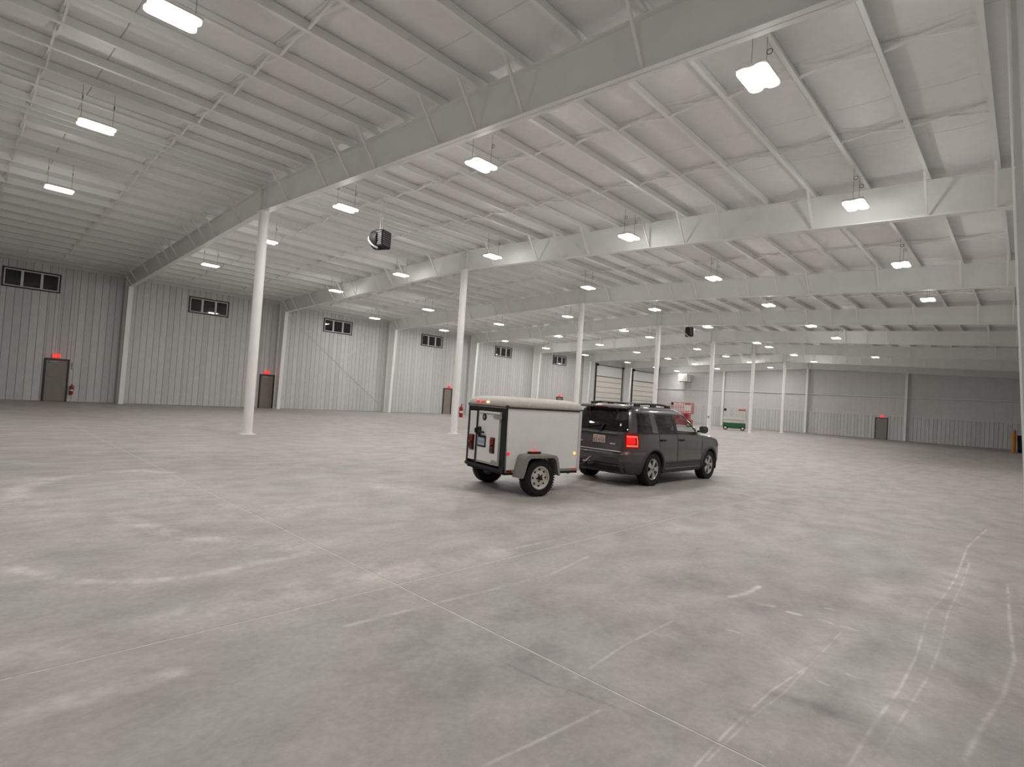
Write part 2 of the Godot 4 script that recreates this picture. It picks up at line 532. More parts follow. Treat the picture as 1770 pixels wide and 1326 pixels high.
func make_ceiling() -> void:
	var c := bare("ceiling")
	structure(c, "white insulated roof underside on long white steel purlins", "ceiling")
	# roof sheets above
	for side in [0, 1]:
		var s := begin()
		var x0 := RIDGE if side == 0 else LEFT - 0.35
		var x1 := RIGHT + 0.35 if side == 0 else RIDGE
		var ya := beam_top(x0) + 0.30
		var yb := beam_top(x1) + 0.30
		var t := Vector3(0, 0.12, 0)
		var p := [w(x0, ya, REAR - 0.5), w(x1, yb, REAR - 0.5), w(x1, yb, BACK + 0.5), w(x0, ya, BACK + 0.5)]
		quad(s, p[3], p[2], p[1], p[0])
		quad(s, p[0] + t, p[1] + t, p[2] + t, p[3] + t)
		for i in 4:
			quad(s, p[i], p[(i + 1) % 4], p[(i + 1) % 4] + t, p[i] + t)
		obj("roof_sheet", s, M.roof_sheet, c)
	# insulation blankets: strips across the purlins with a seam between neighbours
	var strip := 1.83
	var n := int((BACK - REAR) / strip) + 1
	var px := purlin_x()
	px.append(RIDGE)
	px.append(LEFT)
	px.append(RIGHT)
	px.sort()
	var meshes := []
	for side in [0, 1]:
		for variant in 3:
			var s := begin()
			var under := []
			for k in px.size() - 1:
				var xa: float = px[k]
				var xb: float = px[k + 1]
				if (side == 0) != (xa >= RIDGE - 0.001):
					continue
				for q in 4:
					var u := q / 4.0
					under.append(Vector2(lerpf(xa, xb, u), -0.03 * sin(PI * u)))
			under.append(Vector2(RIGHT if side == 0 else RIDGE, 0))
			var rows := []
			for e in [[0.002, 0.010], [0.010, 0.001], [0.024, 0.0], [strip * 0.5, 0.0], [strip - 0.024, 0.0], [strip - 0.010, 0.001], [strip - 0.002, 0.010]]:
				var row := []
				for q in under:
					var y: float = beam_top(minf(q.x, 0.0)) + 0.215 + e[1] + q.y * (1.0 if e[1] < 0.01 else 0.3)
					row.append(Vector3(q.x, y, -e[0]))
				rows.append(row)
			sheet(s, rows)
			s.generate_normals()
			meshes.append(s.commit())
	var rng := RandomNumberGenerator.new()
	rng.seed = 5
	for k in n:
		for side in [0, 1]:
			shared("insulation_panel", meshes[side * 3 + rng.randi() % 3], M.white_vinyl, c, w(0, 0, REAR + strip * k))
	# purlins
	var depth := 0.205
	var len_ := BACK - REAR
	for x in purlin_x():
		var s := begin()
		var y := beam_top(x)
		var to_ridge: float = 1.0 if x < RIDGE else -1.0
		var z := (BACK + REAR) * 0.5
		box(s, w(x, y + depth * 0.5, z), Vector3(0.008, depth, len_))
		box(s, w(x - 0.035 * to_ridge, y + 0.004, z), Vector3(0.07, 0.008, len_))
		box(s, w(x - 0.07 * to_ridge, y + 0.014, z), Vector3(0.006, 0.024, len_))
		box(s, w(x + 0.03 * to_ridge, y + depth, z), Vector3(0.065, 0.006, len_))
		obj("purlin", s, M.primer_steel, c)
	for x in [RIDGE - 0.18, RIDGE + 0.18]:
		var s := begin()
		box(s, w(x, beam_top(RIDGE) + 0.09, (BACK + REAR) * 0.5), Vector3(0.05, 0.2, len_))
		obj("ridge_purlin", s, M.primer_steel, c)
	# continuous bridging straps that weave from the bottom of one purlin to the top of the next
	px = purlin_x()
	px.sort()
	for i in range(-3, 7):
		for third in [0.33, 0.66]:
			for phase in [0, 1]:
				var s := begin()
				for k in px.size() - 1:
					var za: float = frame_z(i) + BAY * third + (0.02 if phase else -0.02)
					var low: bool = (k + phase) % 2 == 0
					var a := w(px[k], beam_top(px[k]) + (0.02 if low else 0.19), za)
					var b := w(px[k + 1], beam_top(px[k + 1]) + (0.19 if low else 0.02), za)
					var d := b - a
					var tilt := Basis(Vector3(0, 0, 1), atan2(d.y, d.x))
					box(s, (a + b) * 0.5, Vector3(d.length(), 0.004, 0.036), tilt)
					box(s, (a + b) * 0.5 + tilt * Vector3(0, 0.018, 0.018), Vector3(d.length(), 0.036, 0.004), tilt)
				obj("bridging_strap", s, M.white_steel, c)
	# eave struts along both long walls
	for x in [LEFT + 0.16, RIGHT - 0.16]:
		var s := begin()
		box(s, w(x, 7.02, (BACK + REAR) * 0.5), Vector3(0.10, 0.34, len_))
		box(s, w(x + (0.05 if x < RIDGE else -0.05), 6.86, (BACK + REAR) * 0.5), Vector3(0.14, 0.012, len_))
		obj("eave_strut", s, M.primer_steel, c)

const BRACED := [0, 1, 3, 5, 6, 7, 9, 10, 11, 13]

func make_frames() -> void:
	var order := {0: "nearest", 1: "second nearest", 2: "third nearest", 3: "fourth nearest", 4: "fifth nearest", 5: "sixth nearest", 6: "farthest"}
	for i in range(-2, 8):
		var z := frame_z(i)
		if i == 7:
			z = BACK - 0.28
		var label: String = "deep white steel roof beam, %s of those in view, spanning the hall" % order.get(i, "")
		if i < 0:
			label = "deep white steel roof beam above the near floor, %s behind the nearest in view" % ("first" if i == -1 else "second")
		if i == 7:
			label = "white steel end beam along the top of the far end wall"
		var t := thing("roof_beam", label, "beam", Vector3.ZERO, 0.0, "roof beams across the hall")
		var fl := 0.20
		for side in [0, 1]:
			var s := begin()
			var xa := LEFT + 0.3 if side == 0 else RIDGE
			var xb := RIDGE if side == 0 else RIGHT - 0.3
			var n := 4
			for k in n:
				var x0 := lerpf(xa, xb, k / float(n))
				var x1 := lerpf(xa, xb, (k + 1) / float(n))
				beam_piece(s, x0, x1, z, fl)
			obj("rafter", s, M.primer_steel, t)
			if i < 7:
				for k in BRACED:
					var x: float = -0.65 - 1.147 * k
					if side == 0:
						x = 2.0 * RIDGE - x
					s = begin()
					var a := w(x, beam_top(x) + 0.02, z - 0.62)
					var b := w(x + 0.02, beam_bottom(x) + 0.03, z - 0.06)
					var d := (b - a).normalized()
					var bs := Basis(Vector3.RIGHT, d, Vector3.RIGHT.cross(d).normalized()).orthonormalized()
					box(s, (a + b) * 0.5, Vector3(0.05, (b - a).length(), 0.006), bs)
					box(s, (a + b) * 0.5 + bs * Vector3(0.022, 0, 0.022), Vector3(0.006, (b - a).length(), 0.045), bs)
					obj("flange_brace", s, M.white_steel, t)
		# web stiffener plates over the middle column
		for dx in [-0.16, 0.16]:
			var s := begin()
			box(s, w(RIDGE + dx, (beam_bottom(RIDGE) + beam_top(RIDGE)) * 0.5, z), Vector3(0.014, 0.70, 0.18))
			obj("stiffener_plate", s, M.primer_steel, t)

func beam_piece(s: SurfaceTool, x0: float, x1: float, z: float, fl: float) -> void:
	s.set_smooth_group(FLAT)
	var t := 0.016
	for part in [[beam_bottom(x0), beam_bottom(x1), beam_top(x0) - 0.004, beam_top(x1) - 0.004, 0.008], [beam_bottom(x0), beam_bottom(x1), beam_bottom(x0) + t, beam_bottom(x1) + t, fl * 0.5], [beam_top(x0) - t - 0.004, beam_top(x1) - t - 0.004, beam_top(x0) - 0.004, beam_top(x1) - 0.004, fl * 0.5]]:
		var h: float = part[4]
		var p := [w(x0, part[0], z - h), w(x1, part[1], z - h), w(x1, part[3], z - h), w(x0, part[2], z - h)]
		var q := [w(x0, part[0], z + h), w(x1, part[1], z + h), w(x1, part[3], z + h), w(x0, part[2], z + h)]
		quad(s, p[0], p[1], p[2], p[3])
		quad(s, q[1], q[0], q[3], q[2])
		quad(s, q[0], q[1], p[1], p[0])
		quad(s, p[3], p[2], q[2], q[3])
		quad(s, q[0], p[0], p[3], q[3])
		quad(s, p[1], q[1], q[2], p[2])

func make_columns() -> void:
	var nth := ["nearest", "second", "third", "fourth", "fifth", "sixth", "seventh"]
	# wall columns, tapered, with the haunch under the beam
	for i in range(-2, 7):
		var z := frame_z(i)
		for side in [0, 1]:
			var label := ""
			if side == 0:
				label = "white steel wall column on the left wall, %s from the near end" % (nth[i] if i >= 0 else "")
				if i < 0:
					label = "white steel wall column on the left wall, beside the near floor, %s" % ("first" if i == -1 else "second")
			else:
				label = "pale steel wall column at the right edge, %s along the right wall" % (nth[i] if i >= 0 else "")
				if i < 0:
					label = "pale steel wall column on the right wall beside the near floor, %s" % ("first" if i == -1 else "second")
			var t := thing("wall_column", label, "column", w(LEFT if side == 0 else RIGHT, 0, z), 0.0, "columns on the long walls")
			var sg := 1.0 if side == 0 else -1.0
			var d0 := 0.70 if side == 0 else 0.74
			var d1 := 0.90 if side == 0 else 1.09
			var top := 6.99
			var s := begin()
			var tf := Transform3D(Basis(Vector3(sg, 0, 0), Vector3.UP, Vector3(0, 0, 1)), Vector3.ZERO)
			prism(s, [Vector2(0.02, 0.012), Vector2(d0, 0.012), Vector2(d1, top - 0.02), Vector2(0.02, top - 0.02)], tf, 0.012)
			obj("web", s, M.primer_steel, t)
			s = begin()
			prism(s, [Vector2(d0 - 0.016, 0.012), Vector2(d0, 0.012), Vector2(d1, top - 0.75), Vector2(d1 - 0.016, top - 0.75)], tf, 0.22)
			obj("inner_flange", s, M.primer_steel, t)
			s = begin()
			box(s, Vector3(sg * 0.05, top * 0.5, 0), Vector3(0.014, top - 0.03, 0.22))
			obj("outer_flange", s, M.primer_steel, t)
			s = begin()
			box(s, Vector3(sg * d0 * 0.5, 0.009, 0), Vector3(d0 - 0.02, 0.018, 0.26))
			obj("base_plate", s, M.primer_steel, t)
	# free-standing pipe columns in the middle of the hall
	for i in range(-1, 7):
		var z := frame_z(i)
		var label := "slender white pipe column in the hall's middle row, %s" % ("nearest one in view" if i == 0 else nth[maxi(i, 0)] + " from the near end")
		if i < 0:
			label = "slender white pipe column of the middle row beside the near floor"
		var t := thing("pipe_column", label, "column", w(RIDGE, 0, z), 0.0, "pipe columns in the middle row")
		var s := begin()
		tube(s, Vector3(0, 0.016, 0), Vector3(0, beam_bottom(RIDGE) - 0.014, 0), 0.142, 28)
		obj("shaft", s, M.white_steel, t)
		s = begin()
		cbox(s, Vector3(0, 0.009, 0), Vector3(0.42, 0.018, 0.42), 0.004)
		obj("base_plate", s, M.white_steel, t)
		s = begin()
		cbox(s, Vector3(0, beam_bottom(RIDGE) - 0.008, 0), Vector3(0.36, 0.014, 0.30), 0.003)
		obj("cap_plate", s, M.white_steel, t)

func cut(a: float, b: float, holes: Array) -> Array:   # what remains of a height range after cutting the holes out
	var r := [[a, b]]
	for hole in holes:
		var next := []
		for e in r:
			if hole[0] > e[0]:
				next.append([e[0], minf(e[1], hole[0])])
			if hole[1] < e[1]:
				next.append([maxf(e[0], hole[1]), e[1]])
			if hole[0] <= e[0] and hole[1] >= e[1]:
				pass
		r = []
		for e in next:
			if e[1] - e[0] > 0.02 and not r.has(e):
				r.append(e)
	return r

const WINDOW_BAYS := [-1, 0, 1, 2, 3, 4]
const LEFT_DOORS := [[3.43, 4.41], [13.82, 14.74], [28.70, 29.62], [43.62, 44.60]]
const GATES := [[50.15, 55.75], [57.9, 63.35]]
const LIGHTS_Y := [6.35, 6.55, 6.75, 6.75, 6.55, 6.35]
const LIGHTS_X := [-2.91, -8.65, -14.39, -20.31, -26.05, -31.79]

func panel_mesh(width: float, height: float) -> Mesh:   # a liner panel with rolled edges, back on local z = 0, facing +z
	var s := begin()
	var h := width * 0.5
	var e := 0.016
	var t := 0.026
	var q := []
	for y in [0.0, height]:
		q.append([Vector3(-h, y, 0), Vector3(-h + e * 0.3, y, t * 0.8), Vector3(-h + e, y, t), Vector3(h - e, y, t), Vector3(h - e * 0.3, y, t * 0.8), Vector3(h, y, 0)])
	for i in 5:
		quad(s, q[0][i], q[0][i + 1], q[1][i + 1], q[1][i])
	for y in 2:
		var r: Array = q[y]
		for i in range(1, 5):
			if y == 1:
				tri(s, r[0], r[i], r[i + 1])
			else:
				tri(s, r[0], r[i + 1], r[i])
	s.generate_normals()
	return s.commit()

func panels(parent: Node3D, from: float, to: float, step: float, y0: float, y1: float, holes: Array, place: Callable) -> void:
	var cache := {}
	var rng := RandomNumberGenerator.new()
	rng.seed = 77
	var n := int(floor((to - from) / step))
	for k in n:
		var p0 := from + step * k + 0.005
		var p1 := from + step * (k + 1) - 0.005
		var edges := [p0, p1]
		for hole in holes:
			for q in 2:
				if hole[q] > p0 + 0.015 and hole[q] < p1 - 0.015:
					edges.append(hole[q])
		edges.sort()
		var m: Material = M["liner_%d" % (rng.randi() % 4)]
		for g in edges.size() - 1:
			var mid: float = (edges[g] + edges[g + 1]) * 0.5
			var wide: float = edges[g + 1] - edges[g]
			var mine := []
			for hole in holes:
				if mid > hole[0] and mid < hole[1]:
					mine.append([hole[2], hole[3]])
			for e in cut(y0, y1, mine):
				var key := Vector2(snappedf(wide, 0.001), snappedf(e[1] - e[0], 0.001))
				if not cache.has(key):
					cache[key] = panel_mesh(wide, e[1] - e[0])
				var o := MeshInstance3D.new()
				o.mesh = cache[key]
				o.material_override = m
				o.transform = place.call(mid, e[0])
				put("panel", o, parent)

func make_walls() -> void:
	# ---- left wall: full-height ribbed liner panels, clerestory windows, doors, two overhead doors
	var wl := bare("wall_left")
	structure(wl, "long left wall of white vertical ribbed liner panels", "wall")
	var wz := []
	for i in WINDOW_BAYS:
		var shift := 0.40 if i < 0 else 0.0
		wz.append([frame_z(i) + 2.97 + shift, frame_z(i) + 5.13 + shift])
	var s := begin()
	span(s, w(LEFT - 0.25, 0, REAR), w(LEFT - 0.03, 5.40, BACK))
	span(s, w(LEFT - 0.25, 6.30, REAR), w(LEFT - 0.03, 7.35, BACK))
	var z := REAR
	for e in wz:
		span(s, w(LEFT - 0.25, 5.40, z), w(LEFT - 0.03, 6.30, e[0] + 0.03))
		z = e[1] - 0.03
	span(s, w(LEFT - 0.25, 5.40, z), w(LEFT - 0.03, 6.30, BACK))
	obj("backing", s, M.groove_backing, wl)
	var holes := []
	for e in wz:
		holes.append([e[0], e[1], 5.38, 6.32])
	for e in LEFT_DOORS:
		holes.append([e[0], e[1], 0.0, 2.13])
	for e in GATES:
		holes.append([e[0], e[1], 0.0, 6.22])
	panels(wl, REAR, BACK, 0.305, 0.012, 6.72, holes, func(at: float, y: float): return Transform3D(Basis(Vector3.UP, PI / 2), w(LEFT - 0.03, y, at)))
	s = begin()
	span(s, w(LEFT - 0.03, 6.72, REAR), w(LEFT + 0.02, 7.02, BACK))
	obj("top_flashing", s, M.white_trim, wl)
	# ---- right wall
	var wr := bare("wall_right")
	structure(wr, "right wall faced with white vinyl insulation and steel girts", "wall")
	s = begin()
	span(s, w(RIGHT, 0, REAR), w(RIGHT + 0.25, 7.35, BACK))
	obj("insulation", s, M.wall_vinyl, wr)
	for y in [2.33, 4.2, 5.8]:
		s = begin()
		span(s, w(RIGHT - 0.18, y, REAR), w(RIGHT - 0.17, y + 0.06, BACK))
		span(s, w(RIGHT - 0.18, y, REAR), w(RIGHT, y + 0.008, BACK))
		obj("girt", s, M.primer_steel, wr)
	panels(wr, 0.3, BACK, 0.305, 0.012, 2.33, [], func(at: float, y: float): return Transform3D(Basis(Vector3.UP, -PI / 2), w(RIGHT - 0.19, y, at)))
	# ---- far end wall: low liner panels, vinyl-faced insulation above, girts and posts
	var we := bare("wall_back")
	structure(we, "far end wall, ribbed liner below and smooth white insulation above", "wall")
	s = begin()
	span(s, w(LEFT - 0.25, 0, BACK), w(RIGHT + 0.25, 8.1, BACK + 0.25))
	obj("backing", s, M.groove_backing, we)
	panels(we, LEFT + 0.02, RIGHT - 0.2, 0.305, 0.012, 2.32, [[-11.18, -10.10, 0.0, 2.13]], func(at: float, y: float): return Transform3D(Basis.IDENTITY, w(at, y, BACK - 0.17)))
	s = begin()
	span(s, w(LEFT, 2.32, BACK - 0.19), w(RIGHT, 2.36, BACK - 0.01))
	obj("panel_cap", s, M.white_trim, we)
	var x := LEFT
	var k := 0
	var rng := RandomNumberGenerator.new()
	rng.seed = 12
	while x < RIGHT - 0.1:
		var x1 := minf(x + 1.22, RIGHT)
		for band in [[2.36, 4.17], [4.25, 8.0]]:
			s = begin()
			var rows := []
			for j in 9:
				var v := j / 8.0
				var row := []
				for i in 7:
					var u := i / 6.0
					var belly := 0.055 * sin(PI * v) * (0.6 + 0.4 * sin(PI * u)) + 0.02 * rng.randf() * sin(PI * v)
					row.append(w(lerpf(x + 0.002, x1 - 0.002, u), lerpf(band[0], band[1], v), BACK - 0.02 - belly))
				rows.append(row)
			sheet(s, rows)
			obj("insulation_panel", s, M.wall_vinyl, we)
		x = x1
		k += 1
	s = begin()
	span(s, w(LEFT, 4.17, BACK - 0.20), w(RIGHT, 4.18, BACK - 0.01))
	span(s, w(LEFT, 4.17, BACK - 0.20), w(RIGHT, 4.25, BACK - 0.19))
	obj("girt", s, M.primer_steel, we)
	for e in [[-8.70, 6.55], [-17.45, 6.9], [-26.5, 6.6]]:
		var label: String = "white steel post on the far end wall, %s" % ("right of its middle" if e[0] > -9.0 else ("at its middle" if e[0] > -18.0 else "left of its middle"))
		var t := thing("end_wall_post", label, "column", w(e[0], 0, BACK - 0.38), 0.0, "posts on the far end wall")
		s = begin()
		box(s, Vector3(0, e[1] * 0.5, 0.10), Vector3(0.20, e[1] - 0.04, 0.012))
		obj("flange", s, M.white_steel, t)
		s = begin()
		box(s, Vector3(0, e[1] * 0.5, 0), Vector3(0.012, e[1] - 0.04, 0.19))
		box(s, Vector3(0, e[1] * 0.5, -0.10), Vector3(0.20, e[1] - 0.04, 0.012))
		obj("web", s, M.white_steel, t)
	# ---- wall behind the viewpoint
	var wb := bare("wall_near")
	structure(wb, "near end wall of white insulation behind the viewpoint", "wall")
	s = begin()
	span(s, w(LEFT - 0.25, 0, REAR - 0.25), w(RIGHT + 0.25, 8.1, REAR))
	obj("insulation", s, M.wall_vinyl, wb)
	make_windows(wz)
	make_doors()
	make_gates()

func make_windows(wz: Array) -> void:
	var n := 0
	for e in wz:
		n += 1
		var t := bare("window_%d" % n)
		t.position = w(LEFT, 5.38, (e[0] + e[1]) * 0.5)
		structure(t, "strip window of three dark panes high on the left wall, number %s from the near end" % ["one", "two", "three", "four", "five", "six"][n - 1], "window")
		var half: float = (e[1] - e[0]) * 0.5
		var top := 0.94
		var s := begin()
		for y in [0.03, top - 0.03]:
			box(s, Vector3(0.0, y, 0), Vector3(0.09, 0.06, half * 2.0))
		for zz in [-half + 0.03, half - 0.03]:
			box(s, Vector3(0.0, top * 0.5, zz), Vector3(0.09, top - 0.12, 0.06))
		obj("outer_frame", s, M.black_frame, t)
		s = begin()
		for y in [0.085, top - 0.085]:
			box(s, Vector3(-0.02, y, 0), Vector3(0.07, 0.05, half * 2.0 - 0.12))
		for zz in [-half + 0.085, half - 0.085]:
			box(s, Vector3(-0.02, top * 0.5, zz), Vector3(0.07, top - 0.22, 0.05))
		obj("inner_frame", s, M.white_trim, t)
		for zz in [-half / 3.0, half / 3.0]:
			s = begin()
			box(s, Vector3(-0.02, top * 0.5, zz), Vector3(0.075, top - 0.22, 0.10))
			obj("mullion", s, M.white_trim, t)
		var pane := (half * 2.0 - 0.22 - 0.20) / 3.0
		for k in 3:
			s = begin()
			box(s, Vector3(-0.04, top * 0.5, (k - 1) * (pane + 0.10)), Vector3(0.008, top - 0.22, pane))
			obj("pane", s, M.night_glass, t)

func exit_sign(at: Vector3, turn: float, label: String) -> void:
	var t := thing("exit_sign", label, "sign", at, turn, "exit signs above the doors")
	var s := begin()
	cbox(s, Vector3(0, 0.10, 0.025), Vector3(0.32, 0.20, 0.05), 0.008)
	obj("housing", s, M.tag_white, t)
	s = begin()
	box(s, Vector3(0, 0.10, 0.052), Vector3(0.30, 0.18, 0.006))
	obj("lit_face", s, M.exit_sign_glow, t)
	var f := SystemFont.new()
	f.font_names = PackedStringArray(["Droid Sans"])
	f.font_weight = 700
	var tm := TextMesh.new()
	tm.text = "EXIT"
	tm.font = f
	tm.font_size = 32
	tm.pixel_size = 0.0040
	tm.depth = 0.006
	var o := MeshInstance3D.new()
	o.mesh = tm
	o.material_override = M.tail_lamp_pink_glow
	o.position = Vector3(0, 0.10, 0.058)
	put("lettering", o, t)
	var l := OmniLight3D.new()
	l.name = "sign_light"
	l.light_color = Color(1.0, 0.12, 0.08)
	l.light_energy = 0.02
	l.light_size = 0.05
	l.omni_range = 90.0
	l.omni_attenuation = 2.0
	l.shadow_enabled = true
	l.position = Vector3(0, 0.10, 0.16)
	t.add_child(l, true)

func leaf_door(n: int, at: Vector3, turn: float, wide: float, label: String) -> void:
	var t := bare("door_%d" % n)
	t.position = at
	t.rotation.y = turn
	structure(t, label, "door")
	var h := 2.13
	var s := begin()
	for e in [-1.0, 1.0]:
		box(s, Vector3(e * (wide * 0.5 - 0.035), h * 0.5, 0.02), Vector3(0.07, h, 0.10))
	box(s, Vector3(0, h - 0.035, 0.02), Vector3(wide - 0.14, 0.07, 0.10))
	obj("door_frame", s, M.dark_steel, t)
	s = begin()
	cbox(s, Vector3(0, (h - 0.08) * 0.5 + 0.008, 0.012), Vector3(wide - 0.15, h - 0.09, 0.045), 0.004)
	obj("leaf", s, M.door_paint, t)
	s = begin()
	cbox(s, Vector3(-wide * 0.16, h - 0.17, 0.06), Vector3(0.28, 0.05, 0.05), 0.01)
	tube(s, Vector3(-wide * 0.16, h - 0.15, 0.08), Vector3(0.08, h - 0.12, 0.07), 0.01, 6)
	obj("door_closer", s, M.galvanised, t)
	s = begin()
	tube(s, Vector3(wide * 0.34, 1.0, 0.03), Vector3(wide * 0.34, 1.0, 0.09), 0.022, 10)
	tube(s, Vector3(wide * 0.34, 1.0, 0.08), Vector3(wide * 0.22, 1.0, 0.08), 0.011, 8)
	obj("lever_handle", s, M.steel, t)

func make_doors() -> void:
	var where := ["beneath the nearest window strip on the left wall", "beside the second column on the left wall", "under the fourth window strip, on the left wall", "behind the white trailer, on the left wall"]
	var sign := ["nearest door on the left wall", "second door of the left wall", "third door of the left wall", "left-wall door hidden behind the trailer"]
	for i in LEFT_DOORS.size():
		var e: Array = LEFT_DOORS[i]
		var mid: float = (e[0] + e[1]) * 0.5
		leaf_door(i + 1, w(LEFT, 0, mid), PI / 2, e[1] - e[0], "grey-brown steel exit door " + where[i])
		exit_sign(w(LEFT + 0.0, 2.16, mid + (-0.05 if i != 2 else 0.1)), PI / 2, "glowing red exit sign above the " + sign[i])
		var t := thing("conduit", "thin white conduit above the " + sign[i], "conduit", w(LEFT + 0.02, 2.36, mid), 0.0, "conduits on the left wall")
		var s := begin()
		tube(s, Vector3(0, 0, 0), Vector3(0, 4.4, 0), 0.014, 8)
		obj("pipe", s, M.white_trim, t)
		for y in [0.5, 2.0, 2.9, 4.2]:
			s = begin()
			box(s, Vector3(0, y, 0), Vector3(0.03, 0.02, 0.05))
			obj("strap", s, M.galvanised, t)
	leaf_door(5, w(-10.64, 0, BACK - 0.16), 0.0, 1.08, "dark grey steel exit door in the far end wall")
	exit_sign(w(-10.62, 2.17, BACK - 0.18), 0.0, "glowing red exit sign above the door in the far end wall")

func make_gates() -> void:
	for i in 2:
		var e: Array = GATES[i]
		var n := 6 + i
		var t := bare("door_%d" % n)
		var mid: float = (e[0] + e[1]) * 0.5
		var wide: float = e[1] - e[0]
		t.position = w(LEFT, 0, mid)
		t.rotation.y = PI / 2
		structure(t, "tall white sectional overhead door at the far end of the left wall, %s" % ("nearer of the two" if i == 0 else "next to the far corner"), "door")
		var top := 4.78
		var m := 8
		for k in m:
			var s := begin()
			cbox(s, Vector3(0, (k + 0.5) * top / m, 0.03), Vector3(wide - 0.3, top / m - 0.022, 0.05), 0.012)
			obj("section", s, M.beige_panel, t)
			s = begin()
			box(s, Vector3(0, (k + 0.02) * top / m + 0.02, 0.06), Vector3(wide - 0.3, 0.03, 0.02))
			obj("section_strut", s, M.galvanised, t)
		var s := begin()
		box(s, Vector3(0, (top + 6.2) * 0.5 + 0.03, 0.015), Vector3(wide - 0.25, 6.2 - top - 0.06, 0.04))
		obj("header_panel", s, M.liner_1, t)
		s = begin()
		box(s, Vector3(0, top + 0.02, 0.05), Vector3(wide - 0.2, 0.06, 0.08))
		obj("top_seal", s, M.dark_steel, t)
		for sd in [-1.0, 1.0]:
			s = begin()
			box(s, Vector3(sd * (wide * 0.5 - 0.04), 3.1, 0.09), Vector3(0.10, 6.2, 0.06))
			box(s, Vector3(sd * (wide * 0.5 - 0.08), 3.1, 0.14), Vector3(0.02, 6.2, 0.06))
			obj("track", s, M.dark_steel, t)
		s = begin()
		tube(s, Vector3(-wide * 0.5, 6.05, 0.22), Vector3(wide * 0.5, 6.05, 0.22), 0.035, 10)
		for sd in [-1.0, 1.0]:
			tube(s, Vector3(sd * (wide * 0.5 - 0.10), 6.05, 0.22), Vector3(sd * (wide * 0.5 - 0.22), 6.05, 0.22), 0.13, 14)
		obj("spring_shaft", s, M.black_frame, t)

func make_pipes() -> void:
	var t := thing("gas_pipe", "thin white pipe running the whole left side under the roof beams", "pipe", w(-33.95, 6.84, 0))
	var s := begin()
	tube(s, Vector3(0, 0, -REAR), Vector3(0, 0, -(BACK - 0.4)), 0.03, 8)
	obj("pipe", s, M.white_trim, t)
	for i in range(-2, 7):
		for dz in [0.6, 4.1]:
			s = begin()
			tube(s, Vector3(0, 0, -frame_z(i) - dz), Vector3(0, 0.32, -frame_z(i) - dz), 0.006, 5)
			obj("hanger", s, M.galvanised, t)
	# cross bracing rods in the third bay of the left wall
	for e in [[0.35, 6.3, "rising towards the near end"], [6.3, 0.35, "rising towards the far end"]]:
		var r := thing("brace_rod", "thin white diagonal bracing rod on the left wall, " + ("rising to the left" if e[0] > 1.0 else "rising to the right"), "rod", Vector3.ZERO, 0.0, "bracing rods on the left wall")
		s = begin()
		tube(s, w(LEFT + 0.012 + (0.028 if e[0] > 1.0 else 0.0), e[0], frame_z(1) + 0.18), w(LEFT + 0.012 + (0.028 if e[0] > 1.0 else 0.0), e[1], frame_z(2) - 0.18), 0.014, 8)
		obj("rod", s, M.white_trim, r)

# ---------------------------------------------------------------- lamps and fans

const ORD := ["nearest", "second", "third", "fourth", "fifth", "sixth", "seventh", "eighth", "ninth", "tenth", "eleventh"]
const ROWS := ["row beside the right wall", "second row from the right wall", "third row from the right wall", "third row from the left wall", "second row from the left wall", "row beside the left wall"]
const LAMP_Z := [
	[7.66, 13.6, 19.5, 25.4],
	[1.86, 7.66, 13.6, 19.5, 25.4, 32.0, 37.2, 48.8],
	[1.90, 7.68, 13.6, 19.55, 25.5, 32.0, 40.3, 42.8, 48.8, 54.6],
	[1.97, 7.87, 13.7, 25.7, 32.0, 35.5, 43.4, 49.3, 55.3, 61.1],
	[7.75, 13.7, 19.65, 25.6, 32.0, 37.5, 43.4, 49.3, 55.3, 61.0],
	[19.62, 25.56, 32.0, 37.4, 43.4, 51.2, 57.0, 62.6],
]
const LAMP_OUT := [[0, 1.8], [1, -4.1], [3, -4.1]]

func rounded(wide: float, long: float, r: float) -> Array:
	var p := []
	for c in [[1, 1, 0.0], [-1, 1, PI / 2], [-1, -1, PI], [1, -1, PI * 1.5]]:
		for k in 5:
			var a: float = c[2] + PI / 2 * k / 4.0
			p.append(Vector2(c[0] * (wide * 0.5 - r) + r * cos(a), c[1] * (long * 0.5 - r) + r * sin(a)))
	return p

func make_lamps() -> void:
	var lay := Transform3D(Basis(Vector3.RIGHT, PI / 2), Vector3.ZERO)
	var proto := Node3D.new()
	proto.name = "high_bay_lamp"
	add_child(proto)
	taken["high_bay_lamp"] = 1
	var s := begin()
	cbox(s, Vector3(0, 0.045, 0), Vector3(0.42, 0.05, 0.64), 0.012)
	cbox(s, Vector3(0, 0.085, 0), Vector3(0.12, 0.04, 0.40), 0.01)
	obj("housing", s, M.white_enamel, proto)
	for x in [-0.112, 0.112]:
		s = begin()
		prism(s, rounded(0.19, 0.64, 0.085), Transform3D(lay.basis, Vector3(x, 0.008, 0)), 0.024)
		obj("diffuser", s, M.lamp_glow, proto)
	var first := true
	for row in 6:
		for k in LAMP_Z[row].size():
			place_lamp(proto, first, row, LAMP_Z[row][k], "lit white high-bay lamp, %s in the %s" % [ORD[k], ROWS[row]])
			first = false
	for e in LAMP_OUT:
		place_lamp(proto, false, e[0], e[1], "lit high-bay lamp of the %s, behind the viewpoint" % ROWS[e[0]])

